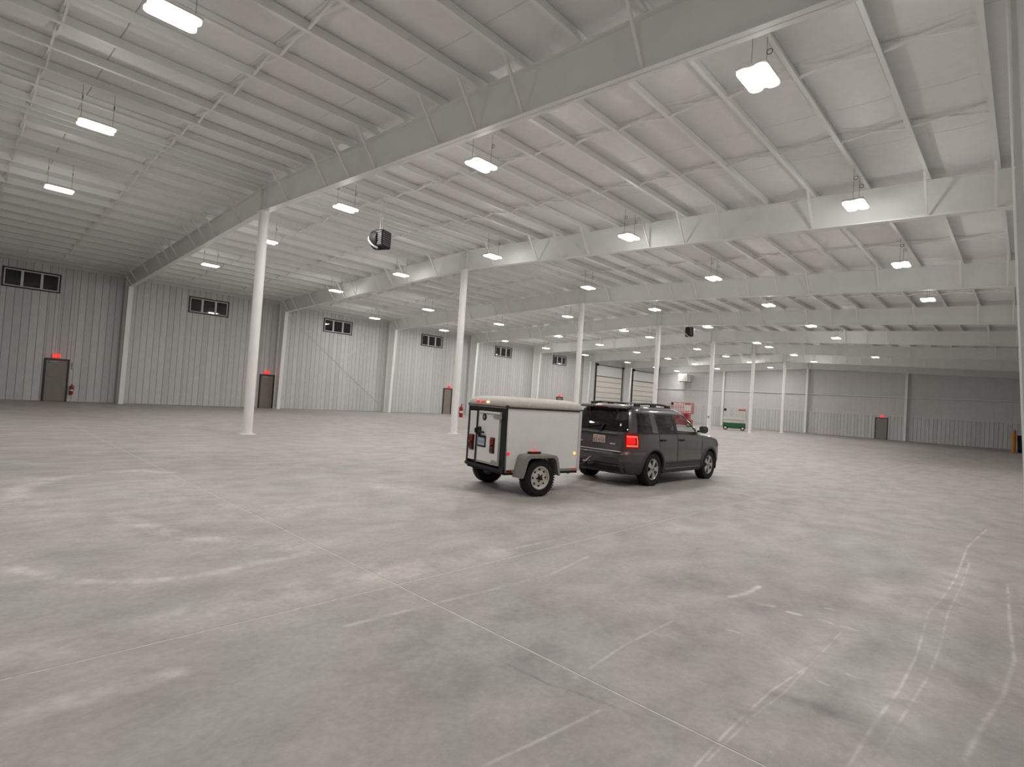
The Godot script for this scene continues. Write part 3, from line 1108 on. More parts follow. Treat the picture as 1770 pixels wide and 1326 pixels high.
func place_lamp(proto: Node3D, first: bool, row: int, z: float, label: String) -> void:
	var o := proto
	if not first:
		o = proto.duplicate()
		for c in o.get_children():
			if c is Light3D or String(c.name).begins_with("cable"):
				o.remove_child(c)
				c.free()
		o.name = numbered("high_bay_lamp")
		add_child(o)
	o.position = w(LIGHTS_X[row], LIGHTS_Y[row], z)
	tag(o, label, "lamp", "high-bay lamps under the roof")
	var rise: float = beam_top(LIGHTS_X[row]) - LIGHTS_Y[row]
	for e in [-0.27, 0.27]:   # hanging cables up to the purlin, each with a coiled loop
		var s := begin()
		tube(s, Vector3(0, 0.07, e), Vector3(0, rise - 0.001, e), 0.0035, 5)
		obj("cable", s, M.rope, o)
		s = begin()
		for k in 10:
			var a := TAU * k / 10.0
			var b := TAU * (k + 1) / 10.0
			tube(s, Vector3(0.04 + 0.04 * cos(a), 0.52 + 0.04 * sin(a), e), Vector3(0.04 + 0.04 * cos(b), 0.52 + 0.04 * sin(b), e), 0.006, 5)
		obj("cable_loop", s, M.rope, o)
	var lens := OmniLight3D.new()   # the sideways part of the light from the drop lens
	lens.name = "lamp_lens_light"
	lens.light_color = Color(1.0, 0.985, 0.98)
	lens.light_energy = LENS_ENERGY
	lens.light_size = 0.10
	lens.omni_range = 120.0
	lens.omni_attenuation = 2.0
	lens.shadow_enabled = true
	lens.position = Vector3(0, -0.20, 0)
	o.add_child(lens, true)
	for x in [-0.112, 0.112]:
		var l := AreaLight3D.new()
		l.name = "lamp_light"
		l.area_size = Vector2(0.16, 0.60)
		l.light_color = Color(1.0, 0.985, 0.98)
		l.light_energy = LAMP_ENERGY
		l.area_range = 120.0
		l.area_attenuation = 2.0
		l.shadow_enabled = true
		l.position = Vector3(x, -0.012, 0)
		l.rotation.x = -PI / 2
		o.add_child(l, true)

func fan(at: Vector3, turn: float, label: String) -> void:
	var t := thing("ceiling_fan_heater", label, "fan", at, turn, "dark hanging fan units")
	# the drum points along local +x
	var lay := Transform3D(Basis(Vector3(0, 0, 1), -PI / 2), Vector3.ZERO)
	var s := begin()
	lathe(s, [Vector2(0.24, -0.16), Vector2(0.29, -0.14), Vector2(0.305, 0.0), Vector2(0.29, 0.10), Vector2(0.27, 0.10), Vector2(0.255, -0.10), Vector2(0.0, -0.12)], lay, 32)
	lathe(s, [Vector2(0.0, -0.17), Vector2(0.24, -0.16)], lay, 32)
	obj("drum", s, M.black_plastic, t)
	s = begin()
	pipe_run(s, [Vector3(-0.19, 0.02, 0.24), Vector3(-0.16, -0.08, 0.27), Vector3(-0.09, -0.17, 0.26), Vector3(0.0, -0.25, 0.22), Vector3(0.10, -0.30, 0.16)], 0.034, 8)
	obj("guard_band", s, M.galvanised, t)
	s = begin()
	cbox(s, Vector3(0.13, 0.01, -0.02), Vector3(0.32, 0.52, 0.44), 0.03)
	obj("motor_box", s, M.black_plastic, t)
	for k in 7:
		s = begin()
		cbox(s, Vector3(0.30, 0.20 - 0.062 * k, -0.02), Vector3(0.02, 0.036, 0.36), 0.006)
		obj("louver", s, M.grille_grey, t)
	for k in 7:
		s = begin()
		cbox(s, Vector3(0.13, 0.20 - 0.062 * k, 0.21), Vector3(0.25, 0.036, 0.02), 0.006)
		obj("louver", s, M.grille_grey, t)
	for e in [[0.0, -0.12], [0.10, 0.10]]:
		s = begin()
		tube(s, Vector3(e[0], 0.26, e[1]), Vector3(e[0], 1.28, e[1]), 0.012, 6)
		obj("hanger_rod", s, M.white_trim, t)

# ---------------------------------------------------------------- small things on walls and columns

func extinguisher(at: Vector3, turn: float, label: String) -> void:
	var t := thing("fire_extinguisher", label, "extinguisher", at, turn)
	var up := Transform3D(Basis.IDENTITY, Vector3(0, 0, 0.10))
	var s := begin()
	lathe(s, [Vector2(0.0, 0.0), Vector2(0.065, 0.005), Vector2(0.075, 0.03), Vector2(0.075, 0.38), Vector2(0.06, 0.44), Vector2(0.025, 0.47), Vector2(0.02, 0.49), Vector2(0.0, 0.49)], up, 18)
	obj("cylinder", s, M.red_enamel, t)
	s = begin()
	lathe(s, [Vector2(0.0765, 0.19), Vector2(0.0765, 0.27)], up, 18)
	obj("label_band", s, M.tag_white, t)
	s = begin()
	box(s, Vector3(0, 0.51, 0.11), Vector3(0.03, 0.04, 0.05))
	box(s, Vector3(0, 0.545, 0.14), Vector3(0.025, 0.012, 0.12), Basis(Vector3.RIGHT, -0.3))
	pipe_run(s, [Vector3(0.03, 0.50, 0.10), Vector3(0.09, 0.46, 0.11), Vector3(0.095, 0.2, 0.11)], 0.011, 6)
	obj("valve_and_hose", s, M.black_plastic, t)
	s = begin()
	box(s, Vector3(0, 0.30, 0.012), Vector3(0.06, 0.3, 0.02))
	obj("bracket", s, M.galvanised, t)

func wall_box(at: Vector3, turn: float, size: Vector3, m: Material, called: String, label: String) -> void:
	var t := thing(called, label, "box", at, turn)
	var s := begin()
	cbox(s, Vector3(0, 0, size.z * 0.5), size, 0.006)
	obj("housing", s, m, t)
	s = begin()
	cbox(s, Vector3(0, 0, size.z + 0.006), Vector3(size.x * 0.8, size.y * 0.8, 0.012), 0.004)
	obj("cover", s, M.galvanised, t)

func make_small_things() -> void:
	extinguisher(w(LEFT + 0.0, 0.36, 4.56), PI / 2, "red fire extinguisher hung beside the nearest left-wall door")
	extinguisher(w(RIDGE + 0.102, 0.70, frame_z(1) + 0.102), PI * 0.75, "red fire extinguisher hung on the second pipe column")
	wall_box(w(LEFT, 1.82, 4.56), PI / 2, Vector3(0.10, 0.34, 0.06), M.beige_panel, "switch_box", "small beige switch box right of the nearest left-wall door")
	wall_box(w(RIDGE, 1.22, frame_z(0) - 0.138), 0.0 + PI, Vector3(0.09, 0.14, 0.06), M.white_enamel, "outlet_box", "small white outlet box on the nearest pipe column")
	wall_box(w(RIDGE, 1.22, frame_z(4) - 0.138), 0.0, Vector3(0.10, 0.14, 0.07), M.dark_steel, "outlet_box", "small dark outlet box on the fifth pipe column")
	# bollard and bin in the far right corner
	var t := thing("bollard", "yellow steel bollard in the far right corner", "bollard", w(-0.86, 0, 57.2))
	var s := begin()
	lathe(s, [Vector2(0.0, 0.0), Vector2(0.13, 0.0), Vector2(0.13, 1.55), Vector2(0.11, 1.66), Vector2(0.06, 1.72), Vector2(0.0, 1.74)], Transform3D.IDENTITY, 20)
	obj("post", s, M.yellow_paint, t)
	s = begin()
	lathe(s, [Vector2(0.0, 0.012), Vector2(0.19, 0.012), Vector2(0.19, 0.0)], Transform3D.IDENTITY, 20)
	obj("base_ring", s, M.yellow_paint, t)
	t = thing("waste_bin", "tall black bin beside the yellow bollard", "bin", w(-0.42, 0, 57.6))
	s = begin()
	for k in 1:
		var rows := []
		for e in [[0.0, 0.20], [1.25, 0.26]]:
			rows.append([Vector3(-e[1], e[0], e[1]), Vector3(e[1], e[0], e[1]), Vector3(e[1], e[0], -e[1]), Vector3(-e[1], e[0], -e[1]), Vector3(-e[1], e[0], e[1])])
		sheet(s, rows, FLAT)
		quad(s, rows[0][3], rows[0][2], rows[0][1], rows[0][0])
	obj("body", s, M.black_plastic, t)
	s = begin()
	cbox(s, Vector3(0, 1.29, 0), Vector3(0.56, 0.08, 0.56), 0.02)
	obj("lid", s, M.black_plastic, t)
	# unit on the far wall
	t = thing("wall_unit", "boxy white ventilation unit high on the far end wall", "vent", w(-31.2, 5.1, BACK - 0.12))
	s = begin()
	cbox(s, Vector3(0, 0.52, 0.85), Vector3(1.15, 0.90, 1.0), 0.03)
	obj("cabinet", s, M.white_enamel, t)
	s = begin()
	for e in [-0.45, 0.45]:
		box(s, Vector3(e, 0.03, 0.65), Vector3(0.05, 0.05, 1.3))
		box(s, Vector3(e, -0.35, 0.08), Vector3(0.05, 0.9, 0.05))
		tube(s, Vector3(e, -0.7, 0.08), Vector3(e, 0.02, 1.1), 0.02, 6)
	obj("bracket", s, M.galvanised, t)
	for k in 6:
		s = begin()
		box(s, Vector3(0.0, 0.22 + 0.11 * k, 1.36), Vector3(0.95, 0.06, 0.02), Basis(Vector3.RIGHT, 0.5))
		obj("louver", s, M.galvanised, t)
	s = begin()
	pipe_run(s, [Vector3(-0.2, 0.06, 0.5), Vector3(-0.2, -0.8, 0.4), Vector3(-0.2, -0.9, 0.06)], 0.10, 10)
	obj("drain_duct", s, M.white_enamel, t)

func scissor_lift(at: Vector3, turn: float, raised: float, body: Material, rail: Material, stack: Material, label: String) -> void:
	var t := thing("scissor_lift", label, "lift", at, turn, "scissor lifts at the far end")
	var s := begin()
	cbox(s, Vector3(0, 0.46, 0), Vector3(2.0, 0.46, 0.74), 0.04)
	cbox(s, Vector3(0, 0.22, 0), Vector3(1.1, 0.12, 0.70), 0.03)
	obj("chassis", s, body, t)
	for x in [-0.76, 0.76]:
		for z in [-0.36, 0.36]:
			s = begin()
			var lay := Transform3D(Basis(Vector3.RIGHT, PI / 2 * signf(z)), Vector3(x, 0.20, z))
			lathe(s, [Vector2(0.0, -0.05), Vector2(0.17, -0.05), Vector2(0.20, -0.03), Vector2(0.20, 0.07), Vector2(0.17, 0.09), Vector2(0.11, 0.08), Vector2(0.0, 0.08)], lay, 22)
			var wh := obj("wheel", s, M.rubber, t)
			s = begin()
			lathe(s, [Vector2(0.11, 0.082), Vector2(0.10, 0.094), Vector2(0.0, 0.094)], lay, 18)
			obj("hub", s, M.tag_white, wh)
	var y0 := 0.70
	var n := 4
	var pitch := raised / n
	for k in n:
		for z in [-0.24, 0.24]:
			for d in [-1.0, 1.0]:
				s = begin()
				var a := Vector3(-0.80 * d, y0 + pitch * k, z + 0.03 * d)
				var b := Vector3(0.80 * d, y0 + pitch * (k + 1), z + 0.03 * d)
				var v := b - a
				box(s, (a + b) * 0.5, Vector3(v.length(), 0.07, 0.03), Basis(Vector3(0, 0, 1), atan2(v.y, v.x)))
				obj("scissor_arm", s, stack, t)
	var yp := y0 + raised + 0.05
	s = begin()
	cbox(s, Vector3(0, yp, 0), Vector3(2.05, 0.09, 0.78), 0.02)
	obj("platform", s, rail, t)
	for side in 4:
		s = begin()
		var a := Vector3(-1.0, yp, -0.37) if side in [0, 3] else Vector3(1.0, yp, 0.37)
		var b := Vector3(1.0, yp, -0.37) if side in [0, 2] else Vector3(-1.0, yp, 0.37)
		var m := 4 if side < 2 else 2
		for k in m + 1:
			var p := a.lerp(b, k / float(m))
			tube(s, p, p + Vector3.UP * 1.02, 0.024, 6)
		for y in [0.16, 0.56, 1.02]:
			tube(s, a + Vector3.UP * y, b + Vector3.UP * y, 0.024, 6)
		obj("guard_rail", s, rail, t)
	s = begin()
	cbox(s, Vector3(-0.86, yp + 0.86, 0.44), Vector3(0.22, 0.22, 0.12), 0.02)
	obj("control_box", s, M.black_plastic, t)
	s = begin()
	cbox(s, Vector3(0.62, yp + 0.62, 0.405), Vector3(0.62, 0.62, 0.015), 0.003)
	obj("mesh_panel", s, M.beige_panel, t)
	s = begin()
	cbox(s, Vector3(0.62, yp + 0.90, 0.418), Vector3(0.62, 0.10, 0.014), 0.003)
	obj("warning_strip", s, M.red_enamel, t)

# ---------------------------------------------------------------- vehicles (local: x right, y up, forward along -z; f is the distance forward)

func tyre(parent: Node3D, at: Vector3, r: float, wide: float, side: float, rim: float) -> MeshInstance3D:
	var t := Transform3D(Basis(Vector3(0, 0, 1), -side * PI / 2), at)
	var h := wide * 0.5
	var s := begin()
	lathe(s, [Vector2(rim, -h + 0.02), Vector2(rim + 0.01, -h), Vector2(r - 0.035, -h), Vector2(r - 0.006, -h + 0.022), Vector2(r, -h * 0.4), Vector2(r, h * 0.4), Vector2(r - 0.006, h - 0.022), Vector2(r - 0.035, h), Vector2(rim + 0.012, h), Vector2(rim, h - 0.02)], t, 44)
	for k in 44:   # shoulder lugs
		var a := TAU * k / 44.0
		for e in [-1.0, 1.0]:
			var c := t * Vector3((r - 0.002) * cos(a), e * h * 0.62, (r - 0.002) * sin(a))
			box(s, c, Vector3(h * 0.62, 0.012, 0.026), Basis(Vector3.RIGHT, 0.0) * Basis(t.basis.x * cos(a) + t.basis.z * sin(a), t.basis.y, (t.basis.x * cos(a) + t.basis.z * sin(a)).cross(t.basis.y)) * Basis(Vector3(0, 0, 1), PI / 2))
	return obj("wheel", s, M.rubber, parent)

func suv_wheel(parent: Node3D, at: Vector3, side: float) -> void:
	var r := 0.352
	var ty := tyre(parent, at, r, 0.225, side, 0.222)
	var b := Basis(Vector3(0, 0, 1), -side * PI / 2)
	var t := Transform3D(b, at)
	var s := begin()
	lathe(s, [Vector2(0.0, 0.02), Vector2(0.20, 0.02), Vector2(0.215, 0.06), Vector2(0.215, 0.09)], t, 36)
	obj("brake_side", s, M.seam, ty)
	s = begin()
	lathe(s, [Vector2(0.196, 0.045), Vector2(0.200, 0.088), Vector2(0.212, 0.103), Vector2(0.228, 0.098), Vector2(0.228, 0.06)], t, 40)
	for k in 5:
		var a := TAU * k / 5.0 + 0.3
		var spoke := [Vector2(0.0, -0.045), Vector2(0.10, -0.036), Vector2(0.205, -0.062), Vector2(0.205, 0.062), Vector2(0.10, 0.036), Vector2(0.0, 0.045)]
		var bs := b * Basis(Vector3.UP, a) * Basis(Vector3.RIGHT, PI / 2)
		prism(s, spoke, Transform3D(bs, t * Vector3(0, 0.082, 0)), 0.03)
	lathe(s, [Vector2(0.052, 0.07), Vector2(0.048, 0.108), Vector2(0.0, 0.112)], t, 20)
	obj("alloy_rim", s, M.alloy, ty)
	s = begin()
	lathe(s, [Vector2(0.026, 0.11), Vector2(0.024, 0.115), Vector2(0.0, 0.116)], t, 16)
	obj("hub_cap", s, M.cladding, ty)

const SUV := [
	[0.24, -2.06, 2.00, 0.82], [0.30, -2.17, 2.12, 0.868], [0.42, -2.235, 2.19, 0.895], [0.58, -2.25, 2.215, 0.903], [0.67, -2.245, 2.21, 0.905], [0.70, -2.225, 2.205, 0.905], [0.715, -2.165, 2.20, 0.905],
	[0.80, -2.160, 2.185, 0.905], [0.90, -2.150, 2.14, 0.90], [0.96, -2.145, 2.08, 0.895], [1.00, -2.14, 2.00, 0.888], [1.04, -2.135, 1.80, 0.880], [1.08, -2.13, 1.45, 0.872], [1.10, -2.125, 1.16, 0.868], [1.12, -2.122, 1.07, 0.864], [1.15, -2.115, 1.03, 0.858],
	[1.25, -2.085, 0.895, 0.832], [1.35, -2.05, 0.735, 0.802], [1.45, -2.01, 0.57, 0.768], [1.53, -1.975, 0.435, 0.738], [1.58, -1.95, 0.34, 0.712], [1.62, -1.925, 0.24, 0.682], [1.65, -1.89, 0.12, 0.645], [1.672, -1.82, -0.04, 0.59], [1.688, -1.70, -0.25, 0.50], [1.695, -1.50, -0.50, 0.38]]

func suv_row(y: float) -> Array:   # [rear, front, half width]
	var i := 0
	while i < SUV.size() - 2 and SUV[i + 1][0] < y:
		i += 1
	var k := clampf((y - SUV[i][0]) / (SUV[i + 1][0] - SUV[i][0]), 0.0, 1.0)
	return [lerpf(SUV[i][1], SUV[i + 1][1], k), lerpf(SUV[i][2], SUV[i + 1][2], k), lerpf(SUV[i][3], SUV[i + 1][3], k)]

const SUV_N := 6.0

func suv_side(f: float, y: float) -> float:
	var r := suv_row(y)
	var u: float = (f - (r[0] + r[1]) * 0.5) / ((r[1] - r[0]) * 0.5)
	return r[2] * pow(maxf(0.0, 1.0 - pow(absf(u), SUV_N)), 1.0 / SUV_N)

func suv_end(x: float, y: float, front := false) -> float:
	var r := suv_row(y)
	var v: float = pow(maxf(0.0, 1.0 - pow(absf(x) / r[2], SUV_N)), 1.0 / SUV_N) * (r[1] - r[0]) * 0.5
	return (r[0] + r[1]) * 0.5 + (v if front else -v)

func suv_round(t: float, y: float, off: float, side: float) -> Vector3:   # t = 0 rear middle, PI / 2 side, PI front middle
	var r := suv_row(y)
	var c := cos(t)
	var f: float = (r[0] + r[1]) * 0.5 - signf(c) * pow(absf(c), 2.0 / SUV_N) * ((r[1] - r[0]) * 0.5 + off)
	return Vector3(side * pow(sin(t), 2.0 / SUV_N) * (r[2] + off), y, -f)

func suv_keys(y: float) -> Array:
	var k := clampf((y - 1.12) / 0.42, 0.0, 1.0)
	return [lerpf(-1.89, -1.80, k), -1.38, lerpf(-1.14, -1.18, k), -0.42, -0.33, lerpf(0.86, 0.24, k)]

func suv_loop(y: float) -> Array:
	var r := suv_row(y)
	var mid: float = (r[0] + r[1]) * 0.5
	var half: float = (r[1] - r[0]) * 0.5
	var edge := 0.93
	var e := pow(1.0 - pow(edge, SUV_N), 1.0 / SUV_N)
	var fs := []
	var keys := []
	if y <= 1.541:
		keys = suv_keys(y)
	else:
		var q := suv_row(1.54)
		for key in suv_keys(1.54):
			keys.append(mid + half * (key - (q[0] + q[1]) * 0.5) / ((q[1] - q[0]) * 0.5))
	keys.push_front(mid - edge * half)
	keys.append(mid + edge * half)
	var cuts := [3, 16, 5, 28, 3, 32, 34]
	var out := []
	for fr in [0.0, 0.18, 0.36, 0.54, 0.72, 0.86, 0.95]:
		var x: float = fr * e
		out.append(Vector2(x * r[2], mid - half * pow(1.0 - pow(x, SUV_N), 1.0 / SUV_N)))
	for k in 7:
		for j in cuts[k]:
			fs.append(lerpf(keys[k], keys[k + 1], j / float(cuts[k])))
	fs.append(keys[7])
	for f in fs:
		out.append(Vector2(r[2] * pow(1.0 - pow(absf((f - mid) / half), SUV_N), 1.0 / SUV_N), f))
	for fr in [0.95, 0.86, 0.72, 0.54, 0.36, 0.18, 0.0]:
		var x: float = fr * e
		out.append(Vector2(x * r[2], mid + half * pow(1.0 - pow(x, SUV_N), 1.0 / SUV_N)))
	return out

func suv_patch(s: SurfaceTool, f0: float, f1: float, y0: float, y1: float, off: float, side: float, n := 4, m := 3) -> void:
	var rows := []
	for j in m + 1:
		var row := []
		var y := lerpf(y0, y1, j / float(m))
		for i in n + 1:
			var f := lerpf(f0, f1, i / float(n))
			row.append(Vector3(side * (suv_side(f, y) + off), y, -f))
		if side < 0.0:
			row.reverse()
		rows.append(row)
	sheet(s, rows)

func suv_rear_patch(s: SurfaceTool, x0: float, x1: float, y0: float, y1: float, off: float, n := 6, m := 3) -> void:
	var rows := []
	for j in m + 1:
		var row := []
		var y := lerpf(y0, y1, j / float(m))
		for i in n + 1:
			var x := lerpf(x0, x1, i / float(n))
			row.append(Vector3(x, y, -suv_end(x, y) + off))
		rows.append(row)
	sheet(s, rows)

func make_suv() -> void:
	var t := thing("suv", "dark grey sport utility vehicle with lit tail lamp, towing the white trailer", "car", w(-6.461, 0, 11.6), -0.025)
	t.scale = Vector3.ONE * 0.976
	var ys := []
	var y := 0.24
	while y < 1.11:
		ys.append(y)
		y += 0.03
	ys.append_array([0.715, 1.12, 1.16, 1.20, 1.25, 1.30, 1.35, 1.40, 1.45, 1.50, 1.54, 1.56, 1.58, 1.60, 1.62, 1.635, 1.65, 1.661, 1.672, 1.68, 1.688, 1.692, 1.695])
	ys.sort()
	var loops := []
	for yy in ys:
		loops.append(suv_loop(yy))
	var body := begin()
	var clad := begin()
	var pillar := begin()
	var tint := begin()
	var clear := begin()
	var starts := [7]
	for c in [3, 16, 5, 28, 3, 32, 34]:
		starts.append(starts[-1] + c)
	var count: int = loops[0].size()
	for j in ys.size() - 1:
		var ym: float = (ys[j] + ys[j + 1]) * 0.5
		for i in count - 1:
			var a: Vector2 = loops[j][i]
			var b: Vector2 = loops[j][i + 1]
			var c: Vector2 = loops[j + 1][i + 1]
			var d: Vector2 = loops[j + 1][i]
			var fm := (a.y + b.y) * 0.5
			var on_side: bool = i >= starts[0] and i < starts[7]
			if on_side and minf(Vector2(fm - 1.31, ym - 0.355).length(), Vector2(fm + 1.31, ym - 0.355).length()) < 0.405:
				continue
			var into := body
			var glass_band := ym > 1.12 and ym < 1.54
			if glass_band and i >= starts[1] and i < starts[2]:
				into = tint
			elif glass_band and i >= starts[3] and i < starts[4]:
				into = tint
			elif glass_band and i >= starts[5] and i < starts[6]:
				into = clear
			elif glass_band and i >= starts[4] and i < starts[5]:
				into = pillar
			elif i < 6 and ym > 1.12 and ym < 1.57:
				into = tint
			elif i >= count - 6 and ym > 1.12 and ym < 1.58:
				into = clear
			elif ym < 0.50:
				into = clad
			into.set_smooth_group(1)
			for side in [1.0, -1.0]:
				var p := [Vector3(side * a.x, ys[j], -a.y), Vector3(side * b.x, ys[j], -b.y), Vector3(side * c.x, ys[j + 1], -c.y), Vector3(side * d.x, ys[j + 1], -d.y)]
				if side > 0.0:
					quad(into, p[0], p[1], p[2], p[3])
				else:
					quad(into, p[1], p[0], p[3], p[2])
	for e in [0, ys.size() - 1]:   # underside and top of the roof
		var into := body if e > 0 else clad
		into.set_smooth_group(1 if e > 0 else FLAT)
		for i in count - 1:
			var a: Vector2 = loops[e][i]
			var b: Vector2 = loops[e][i + 1]
			var p := [Vector3(a.x, ys[e], -a.y), Vector3(b.x, ys[e], -b.y), Vector3(-b.x, ys[e], -b.y), Vector3(-a.x, ys[e], -a.y)]
			if e > 0:
				quad(into, p[0], p[1], p[2], p[3])
			else:
				quad(into, p[3], p[2], p[1], p[0])
	obj("body", body, M.grey_metallic, t)
	obj("lower_cladding", clad, M.cladding, t)
	obj("window_pillars", pillar, M.black_frame, t)
	obj("rear_windows", tint, M.tinted_glass, t)
	obj("front_windows", clear, M.car_glass, t)
	# wheel arches and wheels
	for side in [-1.0, 1.0]:
		for f in [-1.31, 1.31]:
			var s := begin()
			var rows := []
			for ring in [[0.395, -0.015], [0.392, 0.016], [0.42, 0.026], [0.465, 0.012], [0.475, -0.01]]:
				var row := []
				for k in 25:
					var a := lerpf(-0.22, PI + 0.22, k / 24.0)
					var ff: float = f + ring[0] * cos(a)
					var yy := maxf(0.245, 0.355 + ring[0] * sin(a))
					var hw: float = suv_side(clampf(ff, -1.95, 1.95), yy)
					row.append(Vector3(side * (hw + ring[1]), yy, -ff))
				if side > 0.0:
					row.reverse()
				rows.append(row)
			sheet(s, rows)
			obj("wheel_arch", s, M.cladding, t)
			s = begin()
			rows = []
			for x in [0.50, 0.885]:
				var row := []
				for k in 21:
					var a := lerpf(-0.28, PI + 0.28, k / 20.0)
					row.append(Vector3(side * x, 0.355 + 0.40 * sin(a), -f - 0.40 * cos(a)))
				rows.append(row)
			sheet(s, rows)
			for k in 20:
				tri(s, Vector3(side * 0.50, 0.36, -f), rows[0][k], rows[0][k + 1])
			obj("arch_liner", s, M.seam, t)
			suv_wheel(t, Vector3(side * 0.775, 0.352, -f), side)
	# seams, handles, sills, mirrors
	for side in [-1.0, 1.0]:
		for e in [[-0.33, 0.46, 1.10], [0.87, 0.46, 1.06]]:
			var s := begin()
			suv_patch(s, e[0] - 0.007, e[0] + 0.007, e[1], e[2], 0.003, side, 1, 8)
			obj("door_seam", s, M.seam, t)
		var sm := begin()
		for k in 8:   # rear door edge follows the wheel arch, then rises to the pillar
			var ya := 0.53 + 0.072 * k
			var fa := -0.86 - 0.26 * smoothstep(0.50, 0.85, ya)
			var fb := -0.86 - 0.26 * smoothstep(0.50, 0.85, ya + 0.072)
			var rows := [[Vector3(side * (suv_side(fa - 0.007, ya) + 0.003), ya, -fa + 0.007), Vector3(side * (suv_side(fa + 0.007, ya) + 0.003), ya, -fa - 0.007)], [Vector3(side * (suv_side(fb - 0.007, ya + 0.072) + 0.003), ya + 0.072, -fb + 0.007), Vector3(side * (suv_side(fb + 0.007, ya + 0.072) + 0.003), ya + 0.072, -fb - 0.007)]]
			if side < 0.0:
				rows[0].reverse()
				rows[1].reverse()
			sheet(sm, rows)
		obj("door_seam", sm, M.seam, t)
		sm = begin()
		suv_patch(sm, -0.86, 0.86, 0.452, 0.464, 0.003, side, 12, 1)
		obj("sill_seam", sm, M.seam, t)
		sm = begin()
		suv_patch(sm, -1.92, 0.86, 1.098, 1.120, 0.008, side, 20, 1)
		obj("belt_moulding", sm, M.black_frame, t)
		for e in [[0, 1], [2, 3], [4, 5]]:
			sm = begin()
			for edge in 2:
				var rows := []
				for j in 8:
					var yy := lerpf(1.12, 1.54, j / 7.0)
					var f0: float = suv_keys(yy)[e[edge]] + (0.0 if edge == 0 else -0.022)
					var row := [Vector3(side * (suv_side(f0, yy) + 0.004), yy, -f0), Vector3(side * (suv_side(f0 + 0.022, yy) + 0.004), yy, -f0 - 0.022)]
					if side < 0.0:
						row.reverse()
					rows.append(row)
				sheet(sm, rows)
			suv_patch(sm, suv_keys(1.53)[e[0]], suv_keys(1.53)[e[1]], 1.522, 1.546, 0.004, side, 8, 1)
			obj("window_surround", sm, M.black_frame, t)
		for f in [-0.98, -0.16]:
			sm = begin()
			cbox(sm, Vector3(side * (suv_side(f, 0.97) + 0.018), 0.97, -f), Vector3(0.035, 0.042, 0.20), 0.012)
			obj("door_handle", sm, M.seam, t)
		sm = begin()
		cbox(sm, Vector3(side * 0.87, 0.335, 0), Vector3(0.05, 0.06, 1.70), 0.02)
		obj("sill", sm, M.cladding, t)
		sm = begin()
		cbox(sm, Vector3(side * 1.0, 1.22, -0.70), Vector3(0.20, 0.17, 0.11), 0.045)
		cbox(sm, Vector3(side * 0.88, 1.17, -0.72), Vector3(0.10, 0.05, 0.07), 0.015)
		var mr := obj("side_mirror", sm, M.black_frame, t)
		sm = begin()
		box(sm, Vector3(side * 1.0, 1.22, -0.642), Vector3(0.165, 0.13, 0.006))
		obj("mirror_glass", sm, M.chrome, mr)
		# tail lamp wrapping the corner: dark red lens, lit red middle, pale reflector bars above, beside and below
		for b in [[0.79, 1.11, 0.40, 0.92, 0.008, M.lens_red, "tail_lamp"], [0.885, 1.005, 0.45, 0.76, 0.016, M.tail_lamp_glow, "tail_lamp_bulb"], [1.015, 1.055, 0.45, 0.86, 0.015, M.tail_lamp_pink_glow, "tail_lamp_reflector"], [0.825, 0.865, 0.45, 0.86, 0.015, M.tail_lamp_pink_glow, "tail_lamp_reflector"], [0.865, 1.015, 0.82, 0.86, 0.015, M.tail_lamp_pink_glow, "tail_lamp_reflector"]]:
			sm = begin()
			var rows := []
			for j in 4:
				var yy := lerpf(b[0], b[1], j / 3.0)
				var row := []
				for i in 11:
					row.append(suv_round(lerpf(b[2], b[3], i / 10.0), yy, b[4], side))
				if side < 0.0:
					row.reverse()
				rows.append(row)
			sheet(sm, rows)
			obj(b[6], sm, b[5], t)
		sm = begin()
		var hr := []
		for j in 4:
			var yy := lerpf(0.80, 0.98, j / 3.0)
			var row := []
			for i in 9:
				row.append(suv_round(lerpf(PI - 0.85, PI - 0.42, i / 8.0), yy, 0.008, side))
			if side < 0.0:
				row.reverse()
			hr.append(row)
		sheet(sm, hr)
		obj("head_lamp", sm, M.lens_white, t)
	var l := OmniLight3D.new()
	l.name = "tail_lamp_light"
	l.light_color = Color(1.0, 0.08, 0.04)
	l.light_energy = 0.03
	l.light_size = 0.06
	l.omni_range = 90.0
	l.omni_attenuation = 2.0
	l.shadow_enabled = true
	l.position = Vector3(0.90, 0.95, 2.22)
	t.add_child(l, true)
	# liftgate and bumper
	var s := begin()
	suv_rear_patch(s, -0.60, 0.60, 0.84, 1.06, 0.004, 10, 3)
	obj("plate_recess", s, M.cladding, t)
	s = begin()
	cbox(s, Vector3(0, 1.07, 2.155), Vector3(1.0, 0.04, 0.04), 0.015)
	obj("gate_handle_bar", s, M.grey_metallic, t)
	s = begin()
	cbox(s, Vector3(0.05, 0.935, 2.165), Vector3(0.31, 0.16, 0.012), 0.004)
	var plate := obj("licence_plate", s, M.tag_white, t)
	var img := Image.create(62, 32, false, Image.FORMAT_RGB8)
	img.fill(Color(0.62, 0.60, 0.57))
	var nz := FastNoiseLite.new()
	nz.seed = 21
	nz.frequency = 0.09
	for py in 32:
		for pxx in 62:
			var v := nz.get_noise_2d(pxx, py * 1.4)
			var c := Color(0.62, 0.60, 0.57)
			if py < 16 and absf(pxx - 31) > 9:
				c = Color(0.72, 0.40, 0.32) if v > 0.05 else Color(0.72, 0.62, 0.56)
			elif py >= 14 and v > 0.12:
				c = Color(0.38, 0.34, 0.32)
			img.set_pixel(pxx, py, c)
	var pm := mat("licence_print", Color.WHITE, 0.4)
	pm.albedo_texture = ImageTexture.create_from_image(img)
	s = begin()
